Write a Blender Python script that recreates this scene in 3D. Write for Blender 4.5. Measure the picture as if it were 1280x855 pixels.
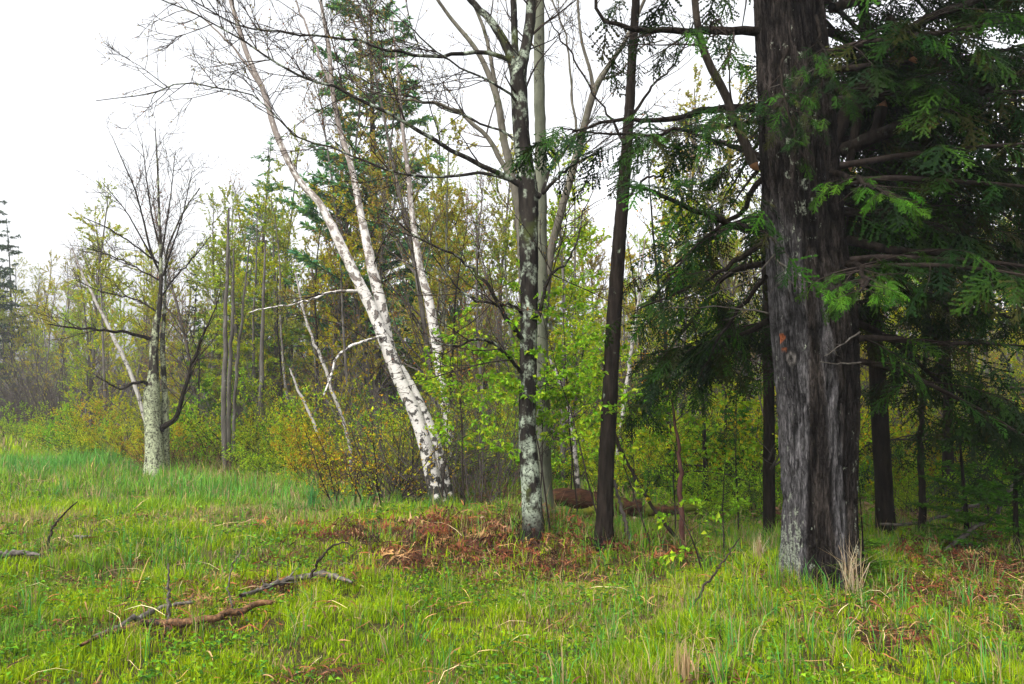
import bpy, math
import numpy as np
from mathutils import Vector

for o in list(bpy.data.objects): bpy.data.objects.remove(o)
scene = bpy.context.scene
RAD = math.radians
# ------------------------------------------------------------------ camera
CAMH, FPX, PITCH = 1.6, 995.0, RAD(4.0)
CX, CY = 640.0, 427.5
cam_d = bpy.data.cameras.new('camera'); cam = bpy.data.objects.new('camera', cam_d)
scene.collection.objects.link(cam); scene.camera = cam
cam.location = (0, 0, CAMH); cam.rotation_euler = (RAD(90) + PITCH, 0, 0)
cam_d.sensor_width = 36; cam_d.lens = 36 * FPX / 1280; cam_d.clip_end = 2000; cam_d.clip_start = .05
# ------------------------------------------------------------------ world, sun, exposure (overcast)
SUN_EL, SUN_AZ = RAD(52), RAD(-145)          # azimuth from +Y, clockwise: behind the camera, to the left
world = bpy.data.worlds.new('World'); scene.world = world; world.use_nodes = True
wn, wl = world.node_tree.nodes, world.node_tree.links
sky = wn.new('ShaderNodeTexSky'); sky.sky_type = 'NISHITA'; sky.sun_disc = False
sky.sun_elevation = SUN_EL; sky.sun_rotation = SUN_AZ; sky.dust_density = 6.0; sky.air_density = 1.2; sky.ozone_density = 1.0
hs = wn.new('ShaderNodeHueSaturation'); hs.inputs['Saturation'].default_value = .12
wl.new(sky.outputs[0], hs.inputs['Color'])
wl.new(hs.outputs[0], wn['Background'].inputs[0]); wn['Background'].inputs[1].default_value = .15
sun_d = bpy.data.lights.new('sun', 'SUN'); sun_d.energy = .7; sun_d.angle = RAD(40); sun_d.color = (1, .97, .92)
sun = bpy.data.objects.new('sun', sun_d); scene.collection.objects.link(sun)
sdir = Vector((math.sin(SUN_AZ) * math.cos(SUN_EL), math.cos(SUN_AZ) * math.cos(SUN_EL), math.sin(SUN_EL)))
sun.rotation_euler = sdir.to_track_quat('Z', 'Y').to_euler(); sun.location = sdir * 60
scene.view_settings.view_transform = 'Standard'; scene.view_settings.look = 'None'
scene.view_settings.gamma = 1; scene.view_settings.use_curve_mapping = False
scene.view_settings.exposure = 1.5
cy = scene.cycles
cy.max_bounces = 6; cy.diffuse_bounces = 2; cy.glossy_bounces = 1; cy.transmission_bounces = 3; cy.volume_bounces = 1
cy.caustics_reflective = False; cy.caustics_refractive = False
cy.use_denoising = True

# ------------------------------------------------------------------ numeric helpers
rng = np.random.default_rng(11)
def hash3(i, j, k, s):
    h = (i.astype(np.int64) * 374761393 + j.astype(np.int64) * 668265263 + k.astype(np.int64) * 2147483647 + s * 974711) & 0xFFFFFFFF
    h = ((h ^ (h >> 13)) * 1274126177) & 0xFFFFFFFF
    h = ((h ^ (h >> 16)) * 2246822519) & 0xFFFFFFFF
    return ((h ^ (h >> 15)) & 0xFFFFFF) / float(0xFFFFFF)
def vn(x, y, z=0., s=0):
    x, y, z = np.broadcast_arrays(np.asarray(x, float), np.asarray(y, float), np.asarray(z, float))
    i, j, k = np.floor(x), np.floor(y), np.floor(z)
    fx, fy, fz = x - i, y - j, z - k
    fx, fy, fz = [t * t * (3 - 2 * t) for t in (fx, fy, fz)]
    r = 0
    for a in (0, 1):
        for b in (0, 1):
            for c in (0, 1):
                w = (fx if a else 1 - fx) * (fy if b else 1 - fy) * (fz if c else 1 - fz)
                r = r + w * hash3(i + a, j + b, k + c, s)
    return r
def fbm(x, y, z=0., s=0, o=3):
    r, a, t = 0, 1., 0
    for q in range(o):
        r = r + a * vn(np.asarray(x) * 2 ** q, np.asarray(y) * 2 ** q, np.asarray(z) * 2 ** q, s + q); t += a; a *= .5
    return r / t
def sstep(a, b, x): t = np.clip((x - a) / (b - a), 0, 1); return t * t * (3 - 2 * t)
def nrm(v): return v / np.maximum(np.linalg.norm(v, axis=-1, keepdims=True), 1e-9)
def A(*v): return np.array(v, float)
def rgb(r, g, b):                       # sRGB 0..255 to linear
    c = np.array((r, g, b)) / 255.; return np.where(c < .04045, c / 12.92, ((c + .055) / 1.055) ** 2.4)

def ray(px, py):
    a, b = (px - CX) / FPX, (CY - py) / FPX
    return np.array((a, math.cos(PITCH) - b * math.sin(PITCH), math.sin(PITCH) + b * math.cos(PITCH)))
def pt(px, py, Y):
    d = ray(px, py); return np.array((0, 0, CAMH)) + d * (Y / d[1])
def ground(x, y):
    x, y = np.asarray(x, float), np.asarray(y, float)
    h = .09 * (vn(x * .55, y * .55, s=3) - .5) + .07 * (vn(x * 1.7, y * 1.7, s=4) - .5)
    h = h + .34 * np.exp(-((x + .1) / 1.6) ** 2 - ((y - 8.9) / 1.1) ** 2) + .10 * np.exp(-((x + 1.6) / .9) ** 2 - ((y - 10.6) / 1.0) ** 2)
    h = h + .12 * np.exp(-((x - 2.8) / .9) ** 2 - ((y - 7.3) / .8) ** 2)
    return h * sstep(1.0, 3.0, y) - .0
def gp(px, py):
    d = ray(px, py); z = 0.
    for _ in range(40):
        t = (z - CAMH) / d[2]; p = d * t; z = .6 * z + .4 * float(ground(p[0], p[1]))
    return np.array((p[0], p[1], z))
def on_ground(x, y, sink=0.): return np.array((x, y, float(ground(x, y)) - sink))
def at(px, Y, sink=.03):                # pixel column at depth Y, on the ground
    x = (px - CX) / FPX * Y * 1.0; return on_ground(x, Y, sink)

# ------------------------------------------------------------------ mesh builder
class MB:
    def __init__(s): s.v, s.q, s.t, s.c, s.u, s.n = [], [], [], [], [], 0
    def add(s, v, q=None, t=None, c=(1, 1, 1), u=None):
        v = np.asarray(v, float).reshape(-1, 3); k = len(v)
        if k == 0: return
        s.v.append(v)
        c = np.asarray(c, float); s.c.append(np.broadcast_to(c, (k, 3)) if c.ndim == 1 else c.reshape(-1, 3))
        s.u.append(np.zeros((k, 2)) if u is None else u.reshape(-1, 2))
        if q is not None: s.q.append(np.asarray(q).reshape(-1, 4) + s.n)
        if t is not None: s.t.append(np.asarray(t).reshape(-1, 3) + s.n)
        s.n += k
    def tubes(s, P, R, S=5, c=(1, 1, 1), seam=False, rough=0., seed=0, fr=(22, 6), flare=0.):
        P = np.asarray(P, float); R = np.asarray(R, float)
        if P.ndim == 2: P, R = P[None], R[None]
        M, N = P.shape[:2]
        if M == 0: return
        T = np.empty_like(P); T[:, 1:-1] = P[:, 2:] - P[:, :-2]; T[:, 0] = P[:, 1] - P[:, 0]; T[:, -1] = P[:, -1] - P[:, -2]; T = nrm(T)
        ref = np.where(np.abs(nrm(P[:, -1] - P[:, 0])[:, 1:2]) < .8, A(0, 1, 0), A(1, 0, 0))[:, None, :]
        n = nrm(ref - T * (T * ref).sum(-1, keepdims=True)); b = np.cross(T, n)
        K = S + 1 if seam else S
        a = np.arange(K) * 2 * math.pi / S
        U0 = np.concatenate([np.zeros((M, 1)), np.cumsum(np.linalg.norm(np.diff(P, axis=1), axis=-1), 1)], 1)[:, :, None]
        RR = R[:, :, None]
        if rough:
            ca, sa = np.cos(a) * RR, np.sin(a) * RR
            RR = RR * (1 + .10 * (fbm(ca * 5, sa * 5, U0 * 1.3, s=seed + 3) - .5)) + rough * np.minimum(1, RR / .13) ** 1.3 * (np.abs(fbm(ca * fr[0], sa * fr[0], U0 * fr[1], s=seed) - .5) * 4 - .6) + .3 * rough * np.minimum(1, RR / .13) * (vn(ca * 60, sa * 60, U0 * 40, s=seed + 9) - .5)
        if flare: RR = RR * (1 + flare * np.exp(-U0 / .16) * (1 + .75 * np.sin(4 * a + seed) + .3 * np.sin(7 * a)))
        V = P[:, :, None] + RR[..., None] * (np.cos(a)[:, None] * n[:, :, None] + np.sin(a)[:, None] * b[:, :, None])
        I = np.arange(M * N * K).reshape(M, N, K)
        if seam: q = np.stack([I[:, :-1, :-1], I[:, :-1, 1:], I[:, 1:, 1:], I[:, 1:, :-1]], -1)
        else:
            J = np.roll(I, -1, 2); q = np.stack([I[:, :-1], J[:, :-1], J[:, 1:], I[:, 1:]], -1)
        seg = np.concatenate([np.zeros((M, 1)), np.cumsum(np.linalg.norm(np.diff(P, axis=1), axis=-1), 1)], 1)
        U = np.empty((M, N, K, 2)); U[..., 0] = a / (2 * math.pi) * (R.max(1)[:, None, None] * 2 * math.pi); U[..., 1] = seg[:, :, None]
        c = np.asarray(c, float)
        if c.ndim == 2: c = np.repeat(c, N * K, 0)
        s.add(V, q=q, c=c, u=U)
    def leaves(s, pos, d, L, W, c, up=None, fold=.25, r=None, spin=.9):
        r = r or rng; K = len(pos)
        if K == 0: return
        d = nrm(d); up = A(0, 0, 1) if up is None else up
        n = nrm(np.broadcast_to(up, (K, 3)) + spin * r.normal(size=(K, 3)))
        w = nrm(np.cross(d, n)); n = np.cross(w, d)
        L = np.broadcast_to(L, (K,))[:, None]; W = np.broadcast_to(W, (K,))[:, None]
        m = pos + d * L * .45 + n * L * .06; t = pos + d * L - n * L * .10
        l = m + w * W * .5 + n * W * fold; rr = m - w * W * .5 + n * W * fold
        V = np.stack([pos, l, t, rr], 1); I = np.arange(K * 4).reshape(K, 4)
        s.add(V, t=np.concatenate([I[:, [0, 2, 1]], I[:, [0, 3, 2]]]), c=np.repeat(np.broadcast_to(c, (K, 3)), 4, 0))
    def mesh(s, name, smooth=True):
        me = bpy.data.meshes.new(name)
        if not s.v: return me
        V = np.concatenate(s.v); C = np.concatenate(s.c); U = np.concatenate(s.u)
        Q = np.concatenate(s.q) if s.q else np.zeros((0, 4), int); T = np.concatenate(s.t) if s.t else np.zeros((0, 3), int)
        me.vertices.add(len(V)); me.vertices.foreach_set('co', V.astype(np.float32).ravel())
        li = np.concatenate([Q.ravel(), T.ravel()]).astype(np.int32)
        me.loops.add(len(li)); me.loops.foreach_set('vertex_index', li)
        n = len(Q) + len(T); st = np.concatenate([np.arange(len(Q)) * 4, len(Q) * 4 + np.arange(len(T)) * 3]).astype(np.int32)
        me.polygons.add(n); me.polygons.foreach_set('loop_start', st)
        me.polygons.foreach_set('use_smooth', np.full(n, smooth))
        me.update(calc_edges=True)
        ca = me.color_attributes.new('Col', 'FLOAT_COLOR', 'POINT')
        ca.data.foreach_set('color', np.concatenate([C, np.ones((len(C), 1))], 1).astype(np.float32).ravel())
        ua = me.attributes.new('tuv', 'FLOAT_VECTOR', 'POINT')
        ua.data.foreach_set('vector', np.concatenate([U, np.zeros((len(U), 1))], 1).astype(np.float32).ravel())
        return me

def link(name, data, parent=None, loc=None, mat=None, kind=None):
    o = bpy.data.objects.new(name, data); scene.collection.objects.link(o)
    if parent is not None: o.parent = parent
    if loc is not None: o.location = loc
    if mat is not None and not data.materials: data.materials.append(mat)
    if name in ('twig_spray', 'bud_spray', 'foliage', 'lit_foliage', 'dead_twig', 'bough_spray', 'blade_cluster', 'side_twig', 'stem_cluster'): kind = 'stuff'
    if kind: o['kind'] = kind
    return o
def thing(name, label, cat, loc, group=None, rz=0., sc=1.):
    o = link(name, None, loc=tuple(loc)); o.rotation_euler = (0, 0, rz); o.scale = (sc,) * 3 if np.isscalar(sc) else tuple(sc)
    o.empty_display_size = .2; o['label'] = label; o['category'] = cat
    if group: o['group'] = group
    return o
def part(name, mb, mat, parent, loc=None, smooth=True, kind=None):
    """mesh given in world metres; stored relative to the parent's base"""
    if loc is not None: mb.v = [v - np.asarray(loc) for v in mb.v]
    return link(name, mb.mesh(name, smooth), parent, mat=mat, kind=kind)

# ------------------------------------------------------------------ branching
def resample(pts, N, jit=0., r=None):
    pts = np.asarray(pts, float); s = np.concatenate([[0], np.cumsum(np.linalg.norm(np.diff(pts[:, :3], axis=0), axis=1))])
    # Catmull-Rom through the points, then even spacing
    k = len(pts); e = np.concatenate([2 * pts[:1] - pts[1:2], pts, 2 * pts[-1:] - pts[-2:-1]]); out = []
    for i in range(k - 1):
        t = np.linspace(0, 1, 12, endpoint=False)[:, None]; p0, p1, p2, p3 = e[i], e[i + 1], e[i + 2], e[i + 3]
        out.append(.5 * (2 * p1 + (p2 - p0) * t + (2 * p0 - 5 * p1 + 4 * p2 - p3) * t ** 2 + (3 * p1 - p0 - 3 * p2 + p3) * t ** 3))
    out = np.concatenate(out + [pts[-1:]]); s = np.concatenate([[0], np.cumsum(np.linalg.norm(np.diff(out[:, :3], axis=0), axis=1))])
    u = np.linspace(0, s[-1], N); o = np.stack([np.interp(u, s, out[:, q]) for q in range(out.shape[1])], 1)
    if jit:
        w = np.sin(np.linspace(0, math.pi, N))[:, None] * jit
        o[:, :3] += w * (r or rng).normal(size=(N, 3)) * 1.0
    return o
def grow(start, d, L, N, wig, bend, r):
    M = len(start); P = np.empty((M, N, 3)); P[:, 0] = start; d = nrm(d); st = (L / (N - 1))[:, None]
    bend = np.broadcast_to(bend, (3,))
    for i in range(1, N):
        d = nrm(d + wig * r.normal(size=(M, 3)) + bend * (1.0 / N))
        P[:, i] = P[:, i - 1] + d * st
    return P
def sample(P, par, t):
    N = P.shape[1]; f = np.clip(t * (N - 1), 0, N - 1.001); i = f.astype(int); w = (f - i)[:, None]
    return P[par, i] * (1 - w) + P[par, i + 1] * w, nrm(P[par, i + 1] - P[par, i]), i
def plen(P): return np.linalg.norm(np.diff(P, axis=1), axis=-1).sum(1)
def shoots(P, R, dens=None, n=None, t=(.2, 1.), ang=.8, angj=.2, L=(.3, .6), N=5, wig=.12, bend=(0, 0, .1), rf=.5, rmin=.0015, rmax=9., taper=.7, flat=0., r=None, tip=.25, face=None):
    """child branches along every parent path; returns paths and radii"""
    r = r or rng; M = len(P); pl = plen(P)
    cnt = np.full(M, n) if n is not None else r.poisson(pl * (t[1] - t[0]) * dens)
    par = np.repeat(np.arange(M), cnt); K = len(par)
    tt = r.uniform(t[0], t[1], K); p, tg, i = sample(P, par, tt)
    rv = r.normal(size=(K, 3))
    if flat:
        side = np.cross(tg, A(0, 0, 1)) * r.choice([-1., 1.], K)[:, None]; rv = side * flat + rv * (1 - flat) * .6
    if face is not None: rv = rv + np.asarray(face)
    perp = nrm(rv - tg * (rv * tg).sum(-1, keepdims=True))
    a = r.normal(ang, angj, K)[:, None]
    d = tg * np.cos(a) + perp * np.sin(a)
    ln = r.uniform(L[0], L[1], K) * (1 - taper * (tt - t[0]) / max(t[1] - t[0], 1e-6) * r.uniform(.7, 1, K))
    Q = grow(p, d, ln, N, wig, bend, r)
    r0 = np.clip(R[par, i] * rf * r.uniform(.6, 1, K), rmin, rmax)
    return Q, r0[:, None] * np.linspace(1, tip, N)[None]
def colmix(cols, k, r, j=.18):
    cols = np.asarray(cols, float); w = r.integers(0, len(cols), k); c = cols[w]
    return np.clip(c * (1 + j * r.normal(size=(k, 1))) * (1 + .06 * r.normal(size=(k, 3))), .004, .9)
def leafify(mb, P, dens, Ls, Ws, cols, r, t=(.3, 1.), droop=-.2, spin=.9, n=1, spread=.8, fold=.25):
    M = len(P)
    if M == 0: return
    cnt = r.poisson(plen(P) * dens); par = np.repeat(np.arange(M), cnt); K = len(par)
    if K == 0: return
    p, tg, _ = sample(P, par, r.uniform(t[0], t[1], K))
    p = np.repeat(p, n, 0); tg = np.repeat(tg, n, 0); K = len(p)
    d = tg + spread * r.normal(size=(K, 3)) + A(0, 0, droop)
    L = r.uniform(*Ls, K); W = L * r.uniform(*Ws, K)
    mb.leaves(p, d, L, W, colmix(cols, K, r), r=r, spin=spin, fold=fold)

# ------------------------------------------------------------------ materials
def mat_base(name):
    m = bpy.data.materials.new(name); m.use_nodes = True; nt = m.node_tree; b = nt.nodes['Principled BSDF']
    return m, nt, b
def N_(nt, t, **kw):
    n = nt.nodes.new(t)
    for k, v in kw.items():
        if hasattr(n, k) and k not in ('Scale',): setattr(n, k, v)
        else: n.inputs[k].default_value = v
    return n
def mixc(nt, fac, a, b, mode='MIX'):
    n = nt.nodes.new('ShaderNodeMix'); n.data_type = 'RGBA'; n.blend_type = mode
    for s, v in ((n.inputs[0], fac), (n.inputs[6], a), (n.inputs[7], b)):
        if hasattr(v, 'links') or hasattr(v, 'is_linked'): nt.links.new(v, s)
        elif np.isscalar(v): s.default_value = v
        else: s.default_value = (*v, 1)
    return n.outputs[2]
def ramp(nt, src, a, b):
    n = nt.nodes.new('ShaderNodeMapRange'); n.inputs['From Min'].default_value = a; n.inputs['From Max'].default_value = b
    nt.links.new(src, n.inputs['Value']); return n.outputs[0]
def noise(nt, vec, scale, detail=3, rough=.55, sc=None, w=0.):
    if sc is not None:
        mp = nt.nodes.new('ShaderNodeMapping'); mp.inputs['Scale'].default_value = sc; mp.inputs['Location'].default_value = (w, w * .7, w * 1.3); nt.links.new(vec, mp.inputs[0]); vec = mp.outputs[0]
    n = nt.nodes.new('ShaderNodeTexNoise'); n.inputs['Scale'].default_value = scale; n.inputs['Detail'].default_value = detail; n.inputs['Roughness'].default_value = rough
    nt.links.new(vec, n.inputs['Vector']); return n.outputs['Fac']
def attr(nt, name):
    n = nt.nodes.new('ShaderNodeAttribute'); n.attribute_name = name; return n
def bump(nt, b, h, strength=.5, dist=.02):
    n = nt.nodes.new('ShaderNodeBump'); n.inputs['Strength'].default_value = strength; n.inputs['Distance'].default_value = dist
    nt.links.new(h, n.inputs['Height']); nt.links.new(n.outputs[0], b.inputs['Normal'])
def leaf_mat(name, trans=.35, rough=.5, spec=.25, vary=.0):
    m, nt, b = mat_base(name); c = attr(nt, 'Col').outputs['Color']
    if vary:
        oi = nt.nodes.new('ShaderNodeObjectInfo'); h = nt.nodes.new('ShaderNodeHueSaturation')
        mr = nt.nodes.new('ShaderNodeMapRange'); mr.inputs['To Min'].default_value = .5 - vary * .12; mr.inputs['To Max'].default_value = .5 + vary * .08; nt.links.new(oi.outputs['Random'], mr.inputs['Value'])
        nt.links.new(mr.outputs[0], h.inputs['Hue']); nt.links.new(c, h.inputs['Color']); c = h.outputs[0]
    nt.links.new(c, b.inputs['Base Color']); b.inputs['Roughness'].default_value = rough; b.inputs['Specular IOR Level'].default_value = spec
    tr = nt.nodes.new('ShaderNodeBsdfTranslucent'); nt.links.new(c, tr.inputs[0])
    mx = nt.nodes.new('ShaderNodeMixShader'); mx.inputs[0].default_value = trans
    nt.links.new(b.outputs[0], mx.inputs[1]); nt.links.new(tr.outputs[0], mx.inputs[2])
    nt.links.new(mx.outputs[0], nt.nodes['Material Output'].inputs['Surface']); return m
def bark(name, c1, c2, lichen=None, lich=(.60, .66), lscale=9, moss=None, mossr=(.58, .66), sc=(14, 14, 3), bs=.5, dist=.02, low=None, uv=True, lb=.22, clean=None):
    """two tone furrowed bark with lichen or moss patches"""
    m, nt, b = mat_base(name)
    vec = attr(nt, 'tuv').outputs['Vector'] if uv else N_(nt, 'ShaderNodeTexCoord').outputs['Object']
    ob = nt.nodes.new('ShaderNodeTexCoord').outputs['Object']
    f = noise(nt, ob, 1., 5, .65, sc=sc); col = mixc(nt, ramp(nt, f, .35, .65), c1, c2)
    if moss is not None:
        col = mixc(nt, ramp(nt, noise(nt, ob, 3.2, 5, .6, sc=(1, 1, .6), w=7), *mossr), col, moss)
    if lichen is not None:
        g = noise(nt, ob, lscale, 5, .6, sc=(1, 1, .7), w=3); fac = ramp(nt, g, *lich)
        if low is not None:
            sx = nt.nodes.new('ShaderNodeSeparateXYZ'); nt.links.new(ob, sx.inputs[0]); k = ramp(nt, sx.outputs[2], *low)
            a = nt.nodes.new('ShaderNodeMath'); a.operation = 'MULTIPLY_ADD'; nt.links.new(k, a.inputs[0]); a.inputs[1].default_value = lb; nt.links.new(g, a.inputs[2]); fac = ramp(nt, a.outputs[0], *lich)
        if clean is not None:
            cl = nt.nodes.new('ShaderNodeMath'); cl.operation = 'MULTIPLY'; nt.links.new(fac, cl.inputs[0]); nt.links.new(ramp(nt, sx.outputs[2], *clean), cl.inputs[1]); fac = cl.outputs[0]
        pit = nt.nodes.new('ShaderNodeMath'); pit.operation = 'MULTIPLY'; nt.links.new(fac, pit.inputs[0]); nt.links.new(ramp(nt, noise(nt, ob, lscale * 4.5, 5, .7, w=23), .40, .50), pit.inputs[1])
        lc = np.array(lichen); col = mixc(nt, pit.outputs[0], col, mixc(nt, ramp(nt, noise(nt, ob, lscale * 2.2, 4, .6, w=31), .35, .65), tuple(lc * .55), tuple(lc * 1.1)))
    fine = noise(nt, ob, 60, 3, .6); col = mixc(nt, .35, col, mixc(nt, fine, (.25, .25, .25), (1, 1, 1)), 'MULTIPLY')
    nt.links.new(col, b.inputs['Base Color']); b.inputs['Roughness'].default_value = .95; b.inputs['Specular IOR Level'].default_value = .03
    bump(nt, b, f, bs, dist); return m

M = {}
M['twig'] = bark('bark_twig', (.016, .012, .010), (.05, .038, .032), bs=.1)
M['twig_grey'] = bark('bark_twig_grey', (.06, .05, .045), (.14, .12, .11), bs=.1)
M['bark_bough'] = bark('bark_bough', (.022, .018, .014), (.075, .06, .048), sc=(24, 24, 6), bs=.8)
M['bark_dark'] = bark('bark_dark', (.006, .005, .004), (.026, .020, .016), lichen=(.16, .2, .14), lich=(.66, .72), lscale=12, sc=(22, 22, 4), bs=.9, dist=.03)
M['bark_mossy'] = bark('bark_mossy', (.007, .006, .006), (.034, .029, .024), lichen=(.34, .39, .30), lich=(.52, .64), lscale=9, moss=(.05, .06, .02), low=(1.5, .6), lb=.11, clean=(.10, .40), bs=.8, dist=.02)
M['bark_aspen'] = bark('bark_aspen', (.085, .092, .065), (.20, .205, .15), lichen=(.05, .05, .04), lich=(.63, .67), lscale=9, sc=(6, 6, 2), bs=.25)
M['bark_tan'] = bark('bark_tan', (.07, .062, .048), (.16, .145, .115), lichen=(.06, .07, .03), lich=(.55, .66), lscale=6, sc=(9, 9, 3), bs=.3)
M['bark_grey'] = bark('bark_grey', (.06, .052, .046), (.16, .145, .125), lichen=(.26, .28, .23), lich=(.62, .68), sc=(12, 12, 2.5), bs=.4)
M['bark_lichen'] = bark('bark_lichen', (.012, .010, .009), (.05, .042, .035), lichen=(.36, .39, .25), lich=(.49, .59), lscale=7, low=(2.1, 1.6), lb=.16, bs=.8)
M['bark_red'] = bark('bark_red', (.05, .022, .018), (.11, .055, .045), sc=(20, 20, 5), bs=.3)
M['dead_wood'] = bark('dead_wood', (.035, .03, .026), (.17, .15, .13), lichen=(.32, .33, .28), lich=(.63, .68), sc=(18, 18, 18), bs=.4)
M['rot_log'] = bark('rotten_log', (.025, .014, .010), (.09, .042, .024), moss=(.10, .13, .015), mossr=(.52, .60), sc=(5, 20, 20), bs=.9, dist=.04)
M['moss_log'] = bark('mossy_log', (.10, .11, .02), (.28, .28, .03), sc=(14, 14, 14), bs=.8)
M['twig_plum'] = bark('bark_twig_plum', (.05, .042, .036), (.12, .10, .085), bs=.1)
M['leaf'] = leaf_mat('leaf', .40, .5, .10)
M['leaf_far'] = leaf_mat('leaf_far', .40, .7, .03, vary=.4)
M['needle'] = leaf_mat('needle', .15, .6, .04)
M['needle_far'] = leaf_mat('needle_far', .2, .7, .03, vary=.3)
M['grass'] = leaf_mat('grass', .3, .55, .07)
M['litter'] = leaf_mat('litter', .12, .8, .1)

def birch_bark(name, white=(.66, .64, .60), dark=(.03, .027, .025), amt=0.):
    m, nt, b = mat_base(name); uv = attr(nt, 'tuv').outputs['Vector']; ob = nt.nodes.new('ShaderNodeTexCoord').outputs['Object']
    base = mixc(nt, noise(nt, ob, 5, 4), white, tuple(np.array(white) * (.78, .74, .70)))
    band = noise(nt, uv, 1., 4, .6, sc=(5, 42, 1)); base = mixc(nt, ramp(nt, band, .58, .66), base, (.20, .17, .15))       # lenticels
    pat = noise(nt, uv, 1., 5, .62, sc=(6, 9, 1), w=11); base = mixc(nt, ramp(nt, pat, .575 - amt, .615 - amt), base, dark)   # black scars
    sx = nt.nodes.new('ShaderNodeSeparateXYZ'); nt.links.new(ob, sx.inputs[0])
    k = nt.nodes.new('ShaderNodeMath'); k.operation = 'MULTIPLY_ADD'; nt.links.new(ramp(nt, sx.outputs[2], 1.0, -.1), k.inputs[0]); k.inputs[1].default_value = .34; nt.links.new(pat, k.inputs[2])
    base = mixc(nt, ramp(nt, k.outputs[0], .64, .70), base, (.022, .019, .016))        # dark rough foot
    k2 = nt.nodes.new('ShaderNodeMath'); k2.operation = 'MULTIPLY_ADD'; nt.links.new(ramp(nt, sx.outputs[2], 2.4, 6.0), k2.inputs[0]); k2.inputs[1].default_value = .30; nt.links.new(pat, k2.inputs[2])
    base = mixc(nt, ramp(nt, k2.outputs[0], .60, .72), base, (.17, .14, .12))          # greyer, more scarred higher up
    nt.links.new(base, b.inputs['Base Color']); b.inputs['Roughness'].default_value = .6; b.inputs['Specular IOR Level'].default_value = .3
    bump(nt, b, pat, .35, .01); return m
M['birch'] = birch_bark('bark_birch', white=(.60, .58, .55), amt=.035); M['birch_thin'] = birch_bark('bark_birch_thin', white=(.34, .325, .30), amt=.01)

def hemlock_bark():
    m, nt, b = mat_base('bark_hemlock'); c = attr(nt, 'Col').outputs['Color']; ob = nt.nodes.new('ShaderNodeTexCoord').outputs['Object']
    f0 = noise(nt, ob, 1., 4, .6, sc=(42, 42, 6.5)); f1 = noise(nt, ob, 1., 5, .6, sc=(75, 75, 22), w=4); g = noise(nt, ob, 90, 3, .6)
    ab = nt.nodes.new('ShaderNodeMath'); ab.operation = 'SUBTRACT'; nt.links.new(f0, ab.inputs[0]); ab.inputs[1].default_value = .5
    ab2 = nt.nodes.new('ShaderNodeMath'); ab2.operation = 'ABSOLUTE'; nt.links.new(ab.outputs[0], ab2.inputs[0])
    crack = ramp(nt, ab2.outputs[0], .0, .055)
    fm = nt.nodes.new('ShaderNodeMath'); fm.operation = 'MULTIPLY'; nt.links.new(crack, fm.inputs[0]); nt.links.new(ramp(nt, f1, .25, .6), fm.inputs[1]); f = fm.outputs[0]
    col = mixc(nt, .75, c, mixc(nt, f, (.20, .19, .19), (1.35, 1.33, 1.32)), 'MULTIPLY')
    l = noise(nt, ob, 16, 5, .6, sc=(1, 1, .6), w=5); la = attr(nt, 'tuv').outputs['Vector']; sx = nt.nodes.new('ShaderNodeSeparateXYZ'); nt.links.new(la, sx.inputs[0])
    k = nt.nodes.new('ShaderNodeMath'); k.operation = 'ADD'; nt.links.new(sx.outputs[0], k.inputs[0]); nt.links.new(l, k.inputs[1])
    pit = nt.nodes.new('ShaderNodeMath'); pit.operation = 'MULTIPLY'; nt.links.new(ramp(nt, k.outputs[0], .65, .70), pit.inputs[0]); nt.links.new(ramp(nt, noise(nt, ob, 55, 4, .7, w=9), .42, .52), pit.inputs[1])
    col = mixc(nt, pit.outputs[0], col, mixc(nt, g, (.13, .15, .11), (.40, .43, .34)))
    nt.links.new(col, b.inputs['Base Color']); b.inputs['Roughness'].default_value = .95; b.inputs['Specular IOR Level'].default_value = .035
    bump(nt, b, f, .9, .02); return m
M['hemlock'] = hemlock_bark()
def plain(name, c, rough=.8):
    m, nt, b = mat_base(name); ob = nt.nodes.new('ShaderNodeTexCoord').outputs['Object']
    nt.links.new(mixc(nt, noise(nt, ob, 30, 4), tuple(np.array(c) * .5), tuple(np.array(c) * 1.3)), b.inputs['Base Color']); b.inputs['Roughness'].default_value = rough; return m
M['split_wood'] = plain('split_wood', (.22, .095, .035)); M['hole'] = plain('hole', (.01, .008, .007))

def ground_mat():
    m, nt, b = mat_base('forest_floor'); ob = nt.nodes.new('ShaderNodeTexCoord').outputs['Object']
    c = attr(nt, 'Col').outputs['Color']; f = noise(nt, ob, 22, 6, .7); g = noise(nt, ob, 90, 4, .7)
    col = mixc(nt, .9, c, mixc(nt, ramp(nt, f, .3, .7), (.35, .32, .3), (1.4, 1.4, 1.3)), 'MULTIPLY')
    col = mixc(nt, .6, col, mixc(nt, ramp(nt, g, .3, .7), (.3, .3, .3), (1.5, 1.5, 1.5)), 'MULTIPLY')
    nt.links.new(col, b.inputs['Base Color']); b.inputs['Roughness'].default_value = .95; b.inputs['Specular IOR Level'].default_value = .1
    bump(nt, b, f, 1., .05); return m
M['ground'] = ground_mat()

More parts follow.
